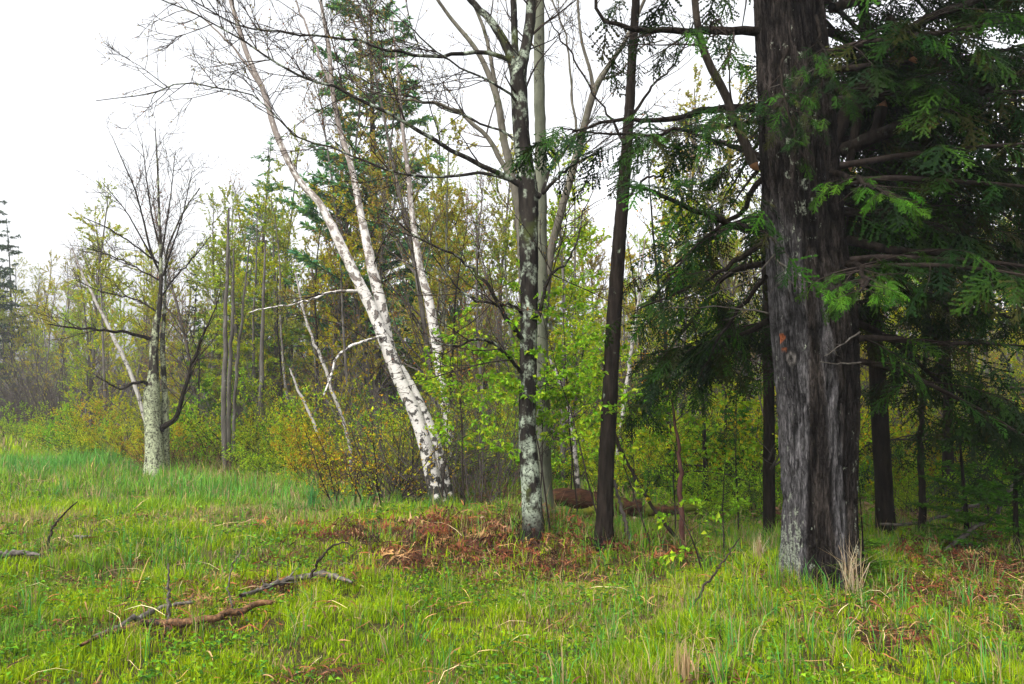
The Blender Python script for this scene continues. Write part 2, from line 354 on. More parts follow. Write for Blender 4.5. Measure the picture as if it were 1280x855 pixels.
# ------------------------------------------------------------------ ground colour and cover maps (what grows where)
def spots(x, y, lst):
    r = np.zeros(np.broadcast(x, y).shape)
    for px, py, rx, ry, w in lst:
        c = GPC.setdefault((px, py), gp(px, py)); r = np.maximum(r, w * np.exp(-((x - c[0]) / rx) ** 2 - ((y - c[1]) / ry) ** 2))
    return r
GPC = {}
RUST = [(600, 690, .95, .55, 1.1), (660, 700, .7, .35, 1), (560, 662, .8, .5, .8), (700, 712, .5, .25, .9), (405, 735, .38, .16, 1), (330, 742, .5, .22, .9), (230, 785, .55, .2, .9), (170, 800, .3, .14, .8),
        (425, 672, .35, .25, 1), (850, 700, .6, .3, .7), (740, 690, .5, .3, .7), (1120, 800, .45, .25, .9), (1200, 740, .9, .5, .9), (1250, 720, .7, .6, 1), (1040, 770, .3, .15, .7), (545, 770, .18, .08, .7),
        (700, 790, .2, .10, .7), (90, 790, .25, .1, .7), (80, 730, .3, .15, .5), (240, 745, .3, .12, .6), (1260, 790, .3, .2, .8), (650, 650, .8, .5, .7), (1180, 705, .8, .4, 1), (200, 772, .35, .12, 1), (270, 762, .4, .14, 1.1), (340, 735, .5, .16, 1.1), (420, 728, .3, .14, 1), (1120, 700, .6, .3, .8), (1280, 690, .9, .6, 1), (1090, 740, .4, .2, .7), (500, 660, .6, .4, .8), (780, 705, .5, .2, .7), (620, 672, .6, .3, 1), (480, 645, .5, .4, .7), (690, 730, .5, .12, .8), (950, 730, .5, .2, .6), (780, 815, .18, .08, .7), (620, 735, .4, .15, .7)]
CLEAR = [(x, y, .12, .16, 1.) for x, y in ((120, 828), (150, 815), (185, 808), (225, 804), (265, 800), (300, 788), (338, 780), (365, 748), (400, 744), (436, 748), (330, 758), (160, 800), (200, 785), (20, 712), (40, 712), (-20, 712), (240, 790))]
TAN = [(275, 650, .9, .5, 1), (170, 628, 1.5, .5, .7), (30, 655, 1.2, .6, .8), (100, 555, 3, 2.5, .8), (20, 545, 3, 3, 1), (400, 640, .8, .7, .5), (800, 655, 1.3, .9, .9), (1130, 640, 1.6, 1.2, 1), (1220, 630, 1.6, 1.2, .8), (850, 645, .9, .6, .7), (290, 600, 1, .8, .4), (330, 690, .6, .3, .5), (60, 690, .7, .3, .4)]
BLUE = [(60, 585, 4, 3, 1), (150, 590, 3, 2, .9), (300, 625, 2.0, 1.2, .9), (400, 640, 1.2, .9, 1), (230, 610, 2, 1.2, .8), (1000, 690, 1.2, .8, .5), (720, 655, 1.2, 1, .6), (850, 620, 2.5, 2, .6), (1150, 600, 3, 3, .8), (20, 800, .5, .3, .6), (140, 715, .3, .15, .5)]
def field_edge(x, y):                       # 1 in the open meadow, 0 inside the wood
    px = CX + x / np.maximum(y, .5) * FPX
    e = np.interp(px, [-400, 0, 100, 170, 300, 440, 560, 700, 900, 1300, 1700], [38, 33, 25, 18, 15.5, 12.5, 11, 10, 9.5, 9, 9])
    return sstep(2.0, -1.0, y - e)
def cover(x, y):
    n = fbm(x * .9, y * .9, s=21, o=4); n2 = fbm(x * 2.6, y * 2.6, s=31, o=3); f = field_edge(x, y)
    rust = np.clip(spots(x, y, RUST) * (.45 + 1.0 * n2) + .45 * sstep(.64, .74, fbm(x * 1.9, y * 1.9, s=51)) * (y < 12), 0, 1)
    tan = np.clip(spots(x, y, TAN) * (.3 + 1.3 * n) + .45 * sstep(.58, .72, fbm(x * .8, y * .8, s=61)), 0, 1) * (1 - rust)
    blue = np.clip(spots(x, y, BLUE) * (.5 + n2), 0, 1)
    return rust, tan, blue, n, n2, f
C_SOIL, C_LIT = A(.035, .022, .014), A(.10, .058, .032)
C_FRESH, C_DEEP, C_BLUE, C_TAN = A(.27, .385, .004), A(.115, .22, .006), A(.08, .28, .05), A(.40, .30, .15)
def grid_axis(lo, a, b, hi, step):
    core = np.arange(a, b + 1e-6, step); out = [core]; d, v, l = step, b, []
    while v < hi: d *= 1.25; v = min(v + d, hi); l.append(v)
    d, v, m = step, a, []
    while v > lo: d *= 1.25; v = max(v - d, lo); m.append(v)
    return np.concatenate([m[::-1], core, l])
gx, gy = grid_axis(-150, -11, 11, 150, .16), grid_axis(-60, 2.5, 22, 190, .16)
X, Y = np.meshgrid(gx, gy, indexing='ij')
mb = MB(); I = np.arange(X.size).reshape(X.shape)
ru, ta, bl, n1, n2, fe = cover(X, Y)
gc = C_SOIL + (C_LIT - C_SOIL) * n2[..., None]
far = sstep(9, 24, Y)[..., None]
gc = gc * (1 - fe[..., None] * (.35 + .45 * far)) + (A(.07, .11, .02) * (1 - .3 * n1[..., None])) * fe[..., None] * (.35 + .45 * far)
gc = gc + (A(.06, .024, .012) - gc) * (.8 * ru)[..., None]; gc = gc + (C_TAN * .55 - gc) * (.6 * ta)[..., None]
mb.add(np.stack([X, Y, ground(X, Y)], -1), q=np.stack([I[:-1, :-1], I[1:, :-1], I[1:, 1:], I[:-1, 1:]], -1), c=gc.reshape(-1, 3))
link('ground', mb.mesh('ground'), mat=M['ground'], kind='structure')

# ------------------------------------------------------------------ grass
def scatter(n, y0, y1, margin=1.22, r=rng):
    y = np.sqrt(r.uniform(y0 * y0, y1 * y1, n)); px = r.uniform(CX - 640 * margin, CX + 640 * margin, n)
    return (px - CX) / FPX * y, y
def blades(mb, x, y, hgt, wid, col, r, lean=.5, segs=2):
    K = len(x); z = ground(x, y); a = r.uniform(0, 2 * math.pi, K); fa = r.uniform(0, 2 * math.pi, K)
    ld = np.stack([np.cos(a), np.sin(a), np.zeros(K)], 1); fd = np.stack([np.cos(fa), np.sin(fa), np.zeros(K)], 1)
    ln = np.abs(r.normal(0, lean, K))[:, None]; h = hgt[:, None]; w = wid[:, None]
    b = np.stack([x, y, z - .01], 1); m = b + A(0, 0, 1) * h * .55 + ld * h * ln * .28; t = b + A(0, 0, 1) * h * (1 - .28 * np.minimum(ln, 1.6)) + ld * h * ln
    V = np.stack([b - fd * w * .5, b + fd * w * .5, m - fd * w * .42, m + fd * w * .42, t], 1); I = np.arange(K * 5).reshape(K, 5)
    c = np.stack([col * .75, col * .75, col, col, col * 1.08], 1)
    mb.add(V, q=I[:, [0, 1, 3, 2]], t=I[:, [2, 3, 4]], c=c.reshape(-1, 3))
def grass_layer(mb, n, y0, y1, h, w, r, lean=.45):
    x, y = scatter(n, y0, y1, r=r)
    ru, ta, bl, n1, n2, f = cover(x, y)
    clump = fbm(x * 5, y * 5, s=77, o=2); keep = r.uniform(size=n) < np.clip((1 - .82 * sstep(.10, .75, ru)) * (1 - .8 * spots(x, y, CLEAR)) * (.55 + .45 * f) * (.22 + 1.2 * sstep(.3, .62, clump)), 0, 1)
    x, y, ru, ta, bl, n1, n2, f, clump = [q[keep] for q in (x, y, ru, ta, bl, n1, n2, f, clump)]; k = len(x)
    mixv = np.clip(sstep(.35, .65, n1 + .18 * r.normal(size=k)), 0, 1)[:, None]
    col = C_FRESH * mixv + C_DEEP * (1 - mixv)
    col = col + (C_BLUE - col) * (bl * .85)[:, None]
    dead = r.uniform(size=k) < (.06 + .65 * ta + .15 * ru)
    col[dead] = C_TAN * r.uniform(.45, 1.1, (dead.sum(), 1))
    yel = r.uniform(size=k) < .10; col[yel] = col[yel] * A(1.35, 1.1, .9)
    col = np.clip(col * r.uniform(.65, 1.25, (k, 1)), .003, .8)
    hh = h * (.30 + 1.1 * n2 + .9 * sstep(.55, .75, fbm(x * 1.3, y * 1.3, s=131))) * (1 + .55 * bl) * (.75 + .5 * clump) * r.uniform(.55, 1.3, k)
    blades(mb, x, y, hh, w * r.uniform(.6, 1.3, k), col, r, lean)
g = MB(); r_ = np.random.default_rng(5)
grass_layer(g, 140000, 3.6, 7.0, .088, .0062, r_)
grass_layer(g, 130000, 7.0, 12.0, .105, .0095, r_)
grass_layer(g, 95000, 12.0, 22.0, .19, .014, r_)
grass_layer(g, 45000, 22.0, 45.0, .32, .035, r_)
go = link('meadow_grass', g.mesh('meadow_grass'), mat=M['grass'], kind='stuff'); go['label'] = 'short fresh green grass with yellow and blue green patches covering the clearing'; go['category'] = 'grass'
# taller tufts (rushes, sedges) as part of the open cover
g = MB()
def tuft_cover(n, y0, y1, r):
    x, y = scatter(n, y0, y1, r=r); ru, ta, bl, n1, n2, f = cover(x, y)
    keep = r.uniform(size=n) < np.clip(.15 + .8 * bl + .3 * (x > .5), 0, 1) * (.3 + .7 * f) * (1 - .7 * ru); x, y, ta, bl = x[keep], y[keep], ta[keep], bl[keep]
    k = 16; xx = np.repeat(x, k) + r.normal(0, .035, len(x) * k); yy = np.repeat(y, k) + r.normal(0, .035, len(x) * k); n = len(xx)
    col = np.where((r.uniform(size=n) < .25)[:, None], C_TAN * .85, np.where((r.uniform(size=n) < .5)[:, None], C_BLUE, C_DEEP * 1.25)) * r.uniform(.6, 1.2, (n, 1))
    blades(g, xx, yy, r.uniform(.16, .38, n) * np.repeat(r.uniform(.7, 1.3, len(x)), k), r.uniform(.004, .007, n) * np.maximum(1, yy / 8), col, r, .5)
tuft_cover(1100, 4.3, 9, r_); tuft_cover(2000, 9, 18, r_)
go = link('sedge_clump_cover', g.mesh('sedge'), mat=M['grass'], kind='stuff'); go['label'] = 'taller blue green sedge tufts scattered through the meadow grass'; go['category'] = 'sedge'

# ------------------------------------------------------------------ hemlock foliage
def frond_template(r, ntw=13, nn=5):
    V, T, Cc = [], [], []
    def tri(a, b, c, col):
        k = len(V); V.extend([a, b, c]); T.append((k, k + 1, k + 2)); Cc.extend([col] * 3)
    def twig(p, d, L, n, nl, tone):
        side = np.cross(A(0, 0, 1), d)
        for j in range(n):
            q = p + d * L * (j + .5) / n
            for s in (-1, 1):
                dd = nrm(side * s + d * .55 + A(0, 0, r.uniform(-.35, .35))); l = nl * r.uniform(.55, 1.25)
                q2 = q + d * L / n * r.uniform(-.25, .25); tri(q2 - d * L / n * .6, q2 + d * L / n * .6, q2 + dd * l, tone * r.uniform(.75, 1.25))
        tri(p + d * L * .9 - side * .006, p + d * L * .9 + side * .006, p + d * L * 1.08, tone * 1.25)
    X = A(1, 0, 0); twig(A(0, 0, 0), X, 1., 10, .045, 1.)
    for i in range(ntw):
        x = .05 + .9 * i / ntw; s = 1 if i % 2 else -1; a = r.uniform(.55, 1.1)
        L = (.50 * (1 - x) ** .75 + .07) * r.uniform(.45, 1.15); x += r.uniform(-.03, .03)
        twig(A(x, 0, 0), A(math.cos(a), s * math.sin(a), r.uniform(-.12, .05)), L, max(3, int(nn * (L + .35) * 1.6)), .042, r.uniform(.85, 1.15))
    V = np.array(V); V[:, 2] -= .28 * V[:, 0] ** 2 + .5 * V[:, 1] ** 2
    return V, np.array(T), np.array(Cc)
rf = np.random.default_rng(77)
FR = [frond_template(rf) for _ in range(3)]; FRC = [frond_template(rf, 10, 4) for _ in range(2)]
def fronds(mb, pos, d, size, cols, r, tpl=FR, tilt=.35, droop=-.25):
    K = len(pos)
    if K == 0: return
    x = nrm(d + A(0, 0, droop)); n = nrm(A(0, 0, 1) + tilt * r.normal(size=(K, 3))); y = nrm(np.cross(n, x)); n = np.cross(x, y)
    w = r.integers(0, len(tpl), K); c = colmix(cols, K, r, .2)
    for k, (V, T, Cc) in enumerate(tpl):
        m = w == k; km = m.sum()
        if not km: continue
        P = pos[m][:, None] + size[m][:, None, None] * (V[None, :, 0:1] * x[m][:, None] + V[None, :, 1:2] * y[m][:, None] + V[None, :, 2:3] * n[m][:, None])
        tt = (T[None] + (np.arange(km) * len(V))[:, None, None])
        mb.add(P, t=tt, c=(c[m][:, None] * Cc[None, :, None]).reshape(-1, 3))
NEED = [(.007, .024, .003), (.012, .038, .0035), (.022, .066, .004), (.006, .019, .003), (.017, .042, .0035), (.026, .03, .006)]
NEED_LIT = [(.024, .078, .004), (.034, .098, .005), (.02, .06, .004), (.045, .105, .006)]  # brighter needle greens: light on the two front sprays, put into their colour
def hem_foliage(fol, wood, P, R, r, dens=7, L=(.5, 1.1), size=(.28, .46), cols=NEED, tpl=FR, t=(.15, 1.), bare=.0, fd=7.):
    Q, S = shoots(P, R, dens=dens, t=t, ang=.95, L=L, N=5, wig=.10, bend=(0, 0, -.55), rf=.35, rmin=.003, rmax=.012, flat=.8, r=r, taper=.5)
    wood.tubes(Q, S, 4)
    if bare: k = r.uniform(size=len(Q)) > bare; dead = Q[~k]; deadS = S[~k]; Q, S = Q[k], S[k]
    cnt = r.poisson(plen(Q) * fd) + 1; par = np.repeat(np.arange(len(Q)), cnt); K = len(par); tt = r.uniform(.15, 1, K)
    p, tg, _ = sample(Q, par, tt); side = nrm(np.cross(tg, A(0, 0, 1))) * r.choice([-1., 1.], K)[:, None]
    fronds(fol, p, tg * r.uniform(.5, 1.2, (K, 1)) + side * .6 + .15 * r.normal(size=(K, 3)), r.uniform(*size, K), cols, r, tpl)
    if bare:
        q2, s2 = shoots(dead, deadS, dens=9, L=(.15, .45), N=4, ang=.8, bend=(0, 0, -.9), rf=.6, rmin=.0025, r=r); wood.tubes(q2, s2, 3)
        q3, s3 = shoots(q2, s2, dens=12, L=(.06, .2), N=3, ang=.7, bend=(0, 0, -.5), rf=.7, rmin=.002, r=r); wood.tubes(q3, s3, 3)

# dead bracken, straw and leaf litter
g = MB(); r = np.random.default_rng(8)
def litter(n, y0, y1, Ls, Ws, cols, r, thr, arc=.12, where='rust', up=.9):
    x, y = scatter(n, y0, y1, r=r); ru, ta, bl, n1, n2, f = cover(x, y)
    dens = {'rust': ru + .04, 'straw': .3 * ta + .35 * ru + .10, 'floor': (1 - f) * .9 + .2 * ru}[where] * (1 - .6 * spots(x, y, CLEAR))
    keep = r.uniform(size=n) < np.clip(dens * thr, 0, 1); x, y = x[keep], y[keep]; k = len(x)
    st = np.stack([x, y, ground(x, y) + r.uniform(.0, .10, k)], 1); a = r.uniform(0, 2 * math.pi, k)
    L = r.uniform(*Ls, k); P = grow(st, np.stack([np.cos(a), np.sin(a), r.uniform(.0, .9, k)], 1), L, 5, .22, (0, 0, -1.6), r)
    P[..., 2] = np.maximum(P[..., 2], ground(P[..., 0], P[..., 1]) + .006)
    W = r.uniform(*Ws, k); T = nrm(P[:, -1] - P[:, 0]); s = nrm(np.cross(T, A(0, 0, 1) + .6 * r.normal(size=(k, 3)))) * (W * .5)[:, None]
    prof = A(.5, 1, .9, .6, .15)[None, :, None]
    V = np.stack([P - s[:, None] * prof, P + s[:, None] * prof], 2); I = np.arange(k * 10).reshape(k, 5, 2)
    c = colmix(cols, k, r, .3)
    g.add(V, q=np.stack([I[:, :-1, 0], I[:, :-1, 1], I[:, 1:, 1], I[:, 1:, 0]], -1), c=np.repeat(c, 10, 0))
RU = [(.15, .048, .020), (.22, .075, .03), (.08, .03, .016), (.04, .018, .012), (.30, .17, .075), (.12, .04, .022), (.06, .03, .02)]
litter(32000, 3.8, 7.5, (.04, .20), (.003, .012), RU, r, 1.0)
litter(30000, 7.5, 12.5, (.06, .30), (.004, .014), RU, r, 1.0)
litter(5000, 3.8, 8, (.15, .5), (.003, .006), [(.45, .30, .12), (.40, .24, .09), (.5, .4, .22), (.3, .13, .05)], r, .6, where='straw')
litter(6000, 8, 16, (.2, .6), (.005, .011), [(.45, .32, .15), (.40, .26, .12), (.3, .14, .06)], r, .6, where='straw')
litter(16000, 8.5, 20, (.05, .14), (.03, .07), [(.16, .09, .05), (.24, .15, .09), (.09, .05, .03), (.3, .2, .13)], r, .8, where='floor')
def bracken_template(r):
    V, T, Cc = [], [], []
    def tri(a, b, c, t): k = len(V); V.extend([a, b, c]); T.append((k, k + 1, k + 2)); Cc.extend([t] * 3)
    for i in range(6):
        x0, x1 = i / 6, (i + 1) / 6; tri(A(x0, -.008, 0), A(x0, .008, 0), A(x1, 0, 0), 1.5)
    for i in range(12):
        x = .25 + .72 * i / 12; L = .38 * (1 - x) ** .7 + .04
        for sgn in (-1, 1):
            l = L * r.uniform(.5, 1.1); d = A(.45 + r.normal() * .2, sgn, r.normal() * .5); d = nrm(d); p = A(x, 0, 0); m = p + d * l * .5 + A(0, 0, r.normal() * .05)
            tri(p - A(.012, 0, 0), p + A(.03, 0, 0), m + A(.02, 0, 0), r.uniform(.6, 1.2)); tri(m - A(.02, 0, .01), m + A(.03, 0, .01), p + d * l + A(0, 0, r.normal() * .08 - .05), r.uniform(.6, 1.2))
    V = np.array(V); V[:, 2] += .5 * V[:, 0] - .75 * V[:, 0] ** 2; return V, np.array(T), np.array(Cc)
BT = [bracken_template(r) for _ in range(4)]
def bracken(n, y0, y1, Ls):
    x, y = scatter(n, y0, y1, r=r); ru = cover(x, y)[0]; keep = r.uniform(size=n) < sstep(.25, .9, ru) * (1 - .9 * spots(x, y, CLEAR)) * (.25 + .75 * (y > 6.6)); x, y = x[keep], y[keep]; k = len(x); a = r.uniform(0, 6.28, k)
    fronds(g, np.stack([x, y, ground(x, y) + r.uniform(.0, .06, k)], 1), np.stack([np.cos(a), np.sin(a), r.uniform(-.1, .5, k)], 1), r.uniform(*Ls, k), RU[:6], r, BT, tilt=.5, droop=0.)
bracken(1700, 3.9, 7.5, (.14, .32)); bracken(3200, 7.5, 12.5, (.22, .5))
go = link('bracken_litter', g.mesh('bracken_litter'), mat=M['litter'], kind='stuff'); go['label'] = 'rust brown dead bracken and straw lying flat in the grass'; go['category'] = 'litter'
# small broad leaves low in the grass
g = MB(); r = np.random.default_rng(9)
def herbs(n, y0, y1, r, s):
    x, y = scatter(n, y0, y1, r=r); ru, ta, bl, n1, n2, f = cover(x, y); m = fbm(x * 1.6, y * 1.6, s=91); keep = r.uniform(size=n) < sstep(.40, .62, m) * (1 - .5 * ru); x, y = x[keep], y[keep]; k = len(x)
    m = 4; xx, yy = [np.repeat(q, m) + r.normal(0, .02, k * m) for q in (x, y)]; K = k * m
    p = np.stack([xx, yy, ground(xx, yy) + r.uniform(.01, .11, K)], 1); a = r.uniform(0, 6.3, K)
    L = r.uniform(.025, .06, K) * s
    g.leaves(p, np.stack([np.cos(a), np.sin(a), r.uniform(-.2, .5, K)], 1), L, L * r.uniform(.4, .7, K), colmix([(.05, .15, .010), (.07, .19, .012), (.12, .25, .012), (.045, .13, .025), (.15, .25, .010)], K, r), r=r, spin=.4)
herbs(8000, 3.8, 8, r, .75); herbs(9000, 8, 14, r, 1.0)
go = link('herb_cover', g.mesh('herb_cover'), mat=M['grass'], kind='stuff'); go['label'] = 'small broad green herb leaves low between the grass blades'; go['category'] = 'ground cover'

# ------------------------------------------------------------------ the big hemlock
HB = gp(1022, 724); HY = float(HB[1])
def hemlock():
    r = np.random.default_rng(101)
    root = thing('hemlock_tree', 'huge old conifer with fluted grey and black furrowed bark and dark drooping boughs', 'tree', HB)
    z0 = HB[2]
    edge = [(745, 978, 1084), (715, 981, 1080), (680, 982, 1077), (640, 983, 1075), (600, 981, 1075), (500, 975, 1077), (400, 966, 1074), (300, 959, 1058), (200, 953, 1050), (100, 949, 1041), (0, 945, 1030)]
    zz, cxs, rr = [], [], []
    for py, l, rt in edge:
        a, b = pt(l, py, HY), pt(rt, py, HY); zz.append(a[2]); cxs.append((a[0] + b[0]) / 2 - .030); rr.append((b[0] - a[0]) / 2 * .92)
    zz, cxs, rr = map(np.array, (zz, cxs, rr))
    zt = np.concatenate([np.linspace(z0 - .25, 5.4, 330), np.linspace(5.6, 17, 40)])
    cx = np.interp(zt, zz, cxs); R = np.interp(zt, zz, rr)
    hi = zt > zz[-1]; top = (zt - zz[-1]) / (17 - zz[-1]); R = np.where(hi, rr[-1] * (1 - .93 * np.clip(top, 0, 1)), R); cx = np.where(hi, cxs[-1] + (cxs[-1] - cxs[-3]) * top * 1.2, cx)
    nth = 200; view = math.atan2(-HY, -HB[0]); th = np.arange(nth + 1) * 2 * math.pi / nth            # th=0 faces away, pi faces the camera
    TH, Z = np.meshgrid(th, zt, indexing='xy'); q = (TH - math.pi + math.pi) % (2 * math.pi) - math.pi   # seam at the back
    q = TH - math.pi                                                  # q=0 toward the camera, q>0 to the right in the picture
    Rm = R[:, None]; s = np.sin(q)
    lobe = 1 - .11 * np.exp(-((q - .04 - .10 * (Z - 1.5)) / .17) ** 2) * sstep(4.2, 2.6, Z) - .05 * np.exp(-((q - .85) / .14) ** 2) + .03 * np.cos(3 * q + Z * .4) + .03 * np.cos(5 * q + 1 - Z * .5)
    flare = 1 + .05 * np.exp(-(Z - z0) / .22) * (1 + 1.2 * np.cos(4 * q + .6))
    u = q * .34
    warp = .5 * fbm(u * 3, Z * .8, s=5)
    ridge = np.minimum(np.abs(fbm(u * 34 + warp * 5, Z * 3.4, s=9, o=2) - .5) * 3.2, 1) * .6 + .4 * np.minimum(np.abs(fbm(u * 14 + warp * 3, Z * 1.6, s=29, o=3) - .5) * 3, 1)
    plate = fbm(u * 40, Z * 14, s=19, o=2)
    wide = np.where(hi[:, None], 1., 1.)
    rad = Rm * lobe * flare + .034 * (sstep(.0, .5, ridge) - .6) + .014 * (plate - .5)
    # woodpecker hole and orange scar on the left slab
    def spot(px, py, sx, sy):
        c = pt(px, py, HY); cc = np.interp(c[2], zt, cx); rr_ = np.interp(c[2], zt, R); q0 = math.asin(max(-1, min(1, (c[0] - cc) / rr_))); return np.exp(-(((q - q0) * rr_) / sx) ** 2 - ((Z - c[2]) / sy) ** 2)
    hole = spot(990, 450, .026, .026); scar = np.maximum(spot(980, 424, .030, .045), spot(983, 438, .02, .02)) * (.5 + plate)
    rad = rad - .05 * sstep(.4, .7, hole) + .012 * sstep(.3, .6, spot(990, 450, .045, .05)) - .012 * sstep(.4, .6, scar)
    ang = view + q
    V = np.stack([cx[:, None] + np.cos(ang) * rad, HY + .02 * 0 + np.sin(ang) * rad, np.broadcast_to(Z, rad.shape)], -1)
    dk, gr, br = A(.021, .0175, .016), A(.115, .110, .113), A(.046, .038, .033)
    n = fbm(u * 9, Z * 1.6, s=40, o=3); n5 = fbm(u * 25, Z * 5, s=43, o=3)
    grey = sstep(-.12, -.24, s + .22 * (n - .5) - .10 * (Z - 1.8)) * sstep(3.3, 2.7, Z + .8 * (n - .5))
    band2 = np.exp(-((s - .42 + .16 * (Z - 1.3)) / .17) ** 4) * sstep(2.5, 2.1, Z + .4 * (n - .5)); grey = np.maximum(grey, band2 * sstep(.3, .45, n + .12))
    grey = grey * (.75 + .35 * sstep(.25, .6, n5))
    c = br + (dk - br) * sstep(.35, .6, n)[..., None]; c = c + (gr - c) * np.clip(grey, 0, 1)[..., None]
    c = c * (.22 + .78 * sstep(.05, .55, ridge))[..., None] * (.6 + .8 * plate)[..., None]
    c = c + (A(.42, .13, .05) - c) * sstep(.35, .6, scar)[..., None]; c = c + (A(.012, .01, .01) - c) * sstep(.4, .7, hole)[..., None]
    rim = sstep(.15, .4, spot(990, 450, .05, .055)) * (1 - sstep(.4, .7, hole)); c = c + (A(.26, .24, .22) - c) * (.6 * rim)[..., None]
    lich = .22 * np.exp(-((s + .75) / .45) ** 2) * sstep(1.0, .25, Z) + .10 * np.exp(-((s - .93) / .1) ** 2) * sstep(2, .6, Z) + .10 * np.exp(-((s + .1) / .5) ** 2) * sstep(2.4, 3.0, Z) * sstep(5.2, 4.2, Z) - .02 + .05 * np.exp(-((s + .9) / .2) ** 2) * (Z < 2)
    I = np.arange(V.shape[0] * V.shape[1]).reshape(V.shape[:2]); mbk = MB()
    U = np.stack([lich, Z * np.ones_like(lich)], -1)
    mbk.add(V, q=np.stack([I[:-1, :-1], I[:-1, 1:], I[1:, 1:], I[1:, :-1]], -1), c=c.reshape(-1, 3), u=U)
    part('trunk', mbk, M['hemlock'], root, HB)
    # limbs: (pixel polyline with depth offset, start width px)
    LB = [
        ([(955, 135, 0), (905, 136, -.1), (870, 142, -.2), (835, 150, -.3), (800, 150, -.35), (765, 152, -.4), (715, 165, -.4)], 12, .45, 'd'),
        ([(955, 285, .0), (920, 283, -.3), (870, 262, -.6), (820, 240, -.8), (780, 232, -.9)], 12, .1, 'D'),
        ([(960, 40, 0), (900, 38, -.2), (850, 38, -.3), (795, 38, -.4), (760, 28, -.5), (745, 12, -.5), (746, -30, -.5)], 13, .7, 'd'),
        ([(955, 222, .1), (938, 240, .1), (932, 262, .2), (900, 285, .4), (860, 320, .5), (810, 380, .6)], 8, .15, 'D'),
        ([(955, 330, .2), (915, 340, .5), (880, 380, .9), (850, 420, 1.2), (820, 460, 1.4)], 9, 0, 'D'),
        ([(962, 400, .2), (925, 420, .7), (890, 440, 1.2), (845, 470, 1.6), (810, 500, 1.8)], 8, 0, 'D'),
        ([(960, 300, .1), (930, 320, .2), (890, 345, .3), (850, 365, .35), (800, 385, .4)], 8, 0, 'D'),
        ([(958, 345, .0), (925, 385, .3), (895, 430, .5), (870, 480, .6)], 7, 0, 'D'),
        ([(955, 150, -.1), (890, 160, -.5), (830, 165, -.8), (770, 168, -1.0), (700, 160, -1.1)], 7, .35, 'd'),
        ([(955, 200, .2), (935, 188, .4), (905, 180, .8), (860, 165, 1.2), (800, 160, 1.5)], 9, .5, 'd'),
        ([(1036, 190, -.1), (1055, 145, -.1), (1080, 108, -.1), (1105, 65, -.1), (1150, 30, -.2), (1210, 5, -.3), (1290, -25, -.3)], 22, .1, 'd'),
        ([(1050, 190, -.1), (1090, 172, -.2), (1132, 156, -.3), (1202, 126, -.5), (1290, 88, -.7), (1380, 60, -.9)], 19, 0, 'd'),
        ([(1045, 108, .2), (1090, 102, .4), (1150, 92, .6), (1200, 75, .8), (1270, 62, 1.0), (1340, 60, 1.2)], 12, 0, 'd'),
        ([(1055, 240, .1), (1110, 235, .3), (1180, 225, .5), (1240, 215, .7), (1320, 205, .9)], 13, 0, 'd'),
        ([(1058, 300, .0), (1120, 312, -.2), (1180, 318, -.4), (1250, 340, -.5), (1330, 370, -.6)], 13, 0, 'd'),
        ([(1062, 350, .3), (1120, 365, .7), (1180, 380, 1.1), (1250, 395, 1.5), (1330, 420, 1.8)], 11, 0, 'd'),
        ([(1066, 400, .2), (1120, 430, .6), (1165, 470, 1.0), (1220, 500, 1.3), (1290, 520, 1.6)], 10, 0, 'd'),
        ([(1060, 330, -.3), (1075, 335, -.75), (1085, 350, -1.1), (1075, 365, -1.35)], 9, 0, 'l'),
        ([(1040, 215, -.3), (1070, 225, -.7), (1095, 235, -1.0), (1110, 245, -1.2)], 9, 0, 'l'),
        ([(985, 60, -.3), (975, 95, -.6), (985, 140, -.8), (1000, 190, -.9)], 5, 0, 's'),
        ([(1020, 20, -.3), (1030, 70, -.6), (1025, 120, -.8)], 5, 0, 's'),
        ([(1040, 10, .1), (1120, -10, .4), (1220, -20, .8), (1320, -10, 1.0)], 14, 0, 'd'),
        ([(1050, 150, .4), (1130, 195, 1.0), (1210, 270, 1.6), (1290, 330, 2.0)], 12, 0, 'd'),
        ([(1060, 270, .5), (1110, 280, 1.2), (1160, 300, 2.0), (1230, 310, 2.6)], 11, 0, 'd'),
    ]
    fol, lightf, tw = MB(), MB(), MB()
    for pl, w, bare, tone in LB:
        P = resample([pt(x, y, HY + d) for x, y, d in pl], 16, .012, r); R0 = w / 2 / FPX * HY; Rr = R0 * np.linspace(1, .22, 16)
        lm = MB(); lm.tubes(P, Rr, 8); part('limb', lm, M['bark_dark'], root, HB)
        hem_foliage(lightf if tone == 'l' else fol, tw, P[None], Rr[None], r, dens=(12 if tone == 'd' else 7 if tone == 'D' else 26) if bare < .5 else 10, bare=bare, cols=NEED_LIT if tone == 'l' else NEED, L=(.35, .95) if tone in 'dD' else (.3, .6), size=(.20, .38) if tone in 'dD' else (.09, .17), t=(.12 if tone in 'dD' else .35, 1.))
    # crown above and behind the frame: limbs all round the trunk
    K = 52; zc = np.sort(r.uniform(5.2, 15.5, K)); a = r.uniform(-1.9, 2.1, K); st = np.stack([np.interp(zc, zt, cx), np.full(K, HY), zc], 1)
    ln = (4.6 * (1 - (zc - 4.5) / 13.5) + .8) * r.uniform(.7, 1.1, K); ln = np.where((np.cos(a) < .3) & (zc < 8), np.minimum(ln, 1.9), ln)
    P = grow(st, np.stack([np.cos(a), np.sin(a), np.full(K, .12)], 1), ln, 12, .05, (0, 0, -.35), r); Rr = (ln * .012)[:, None] * np.linspace(1, .2, 12)
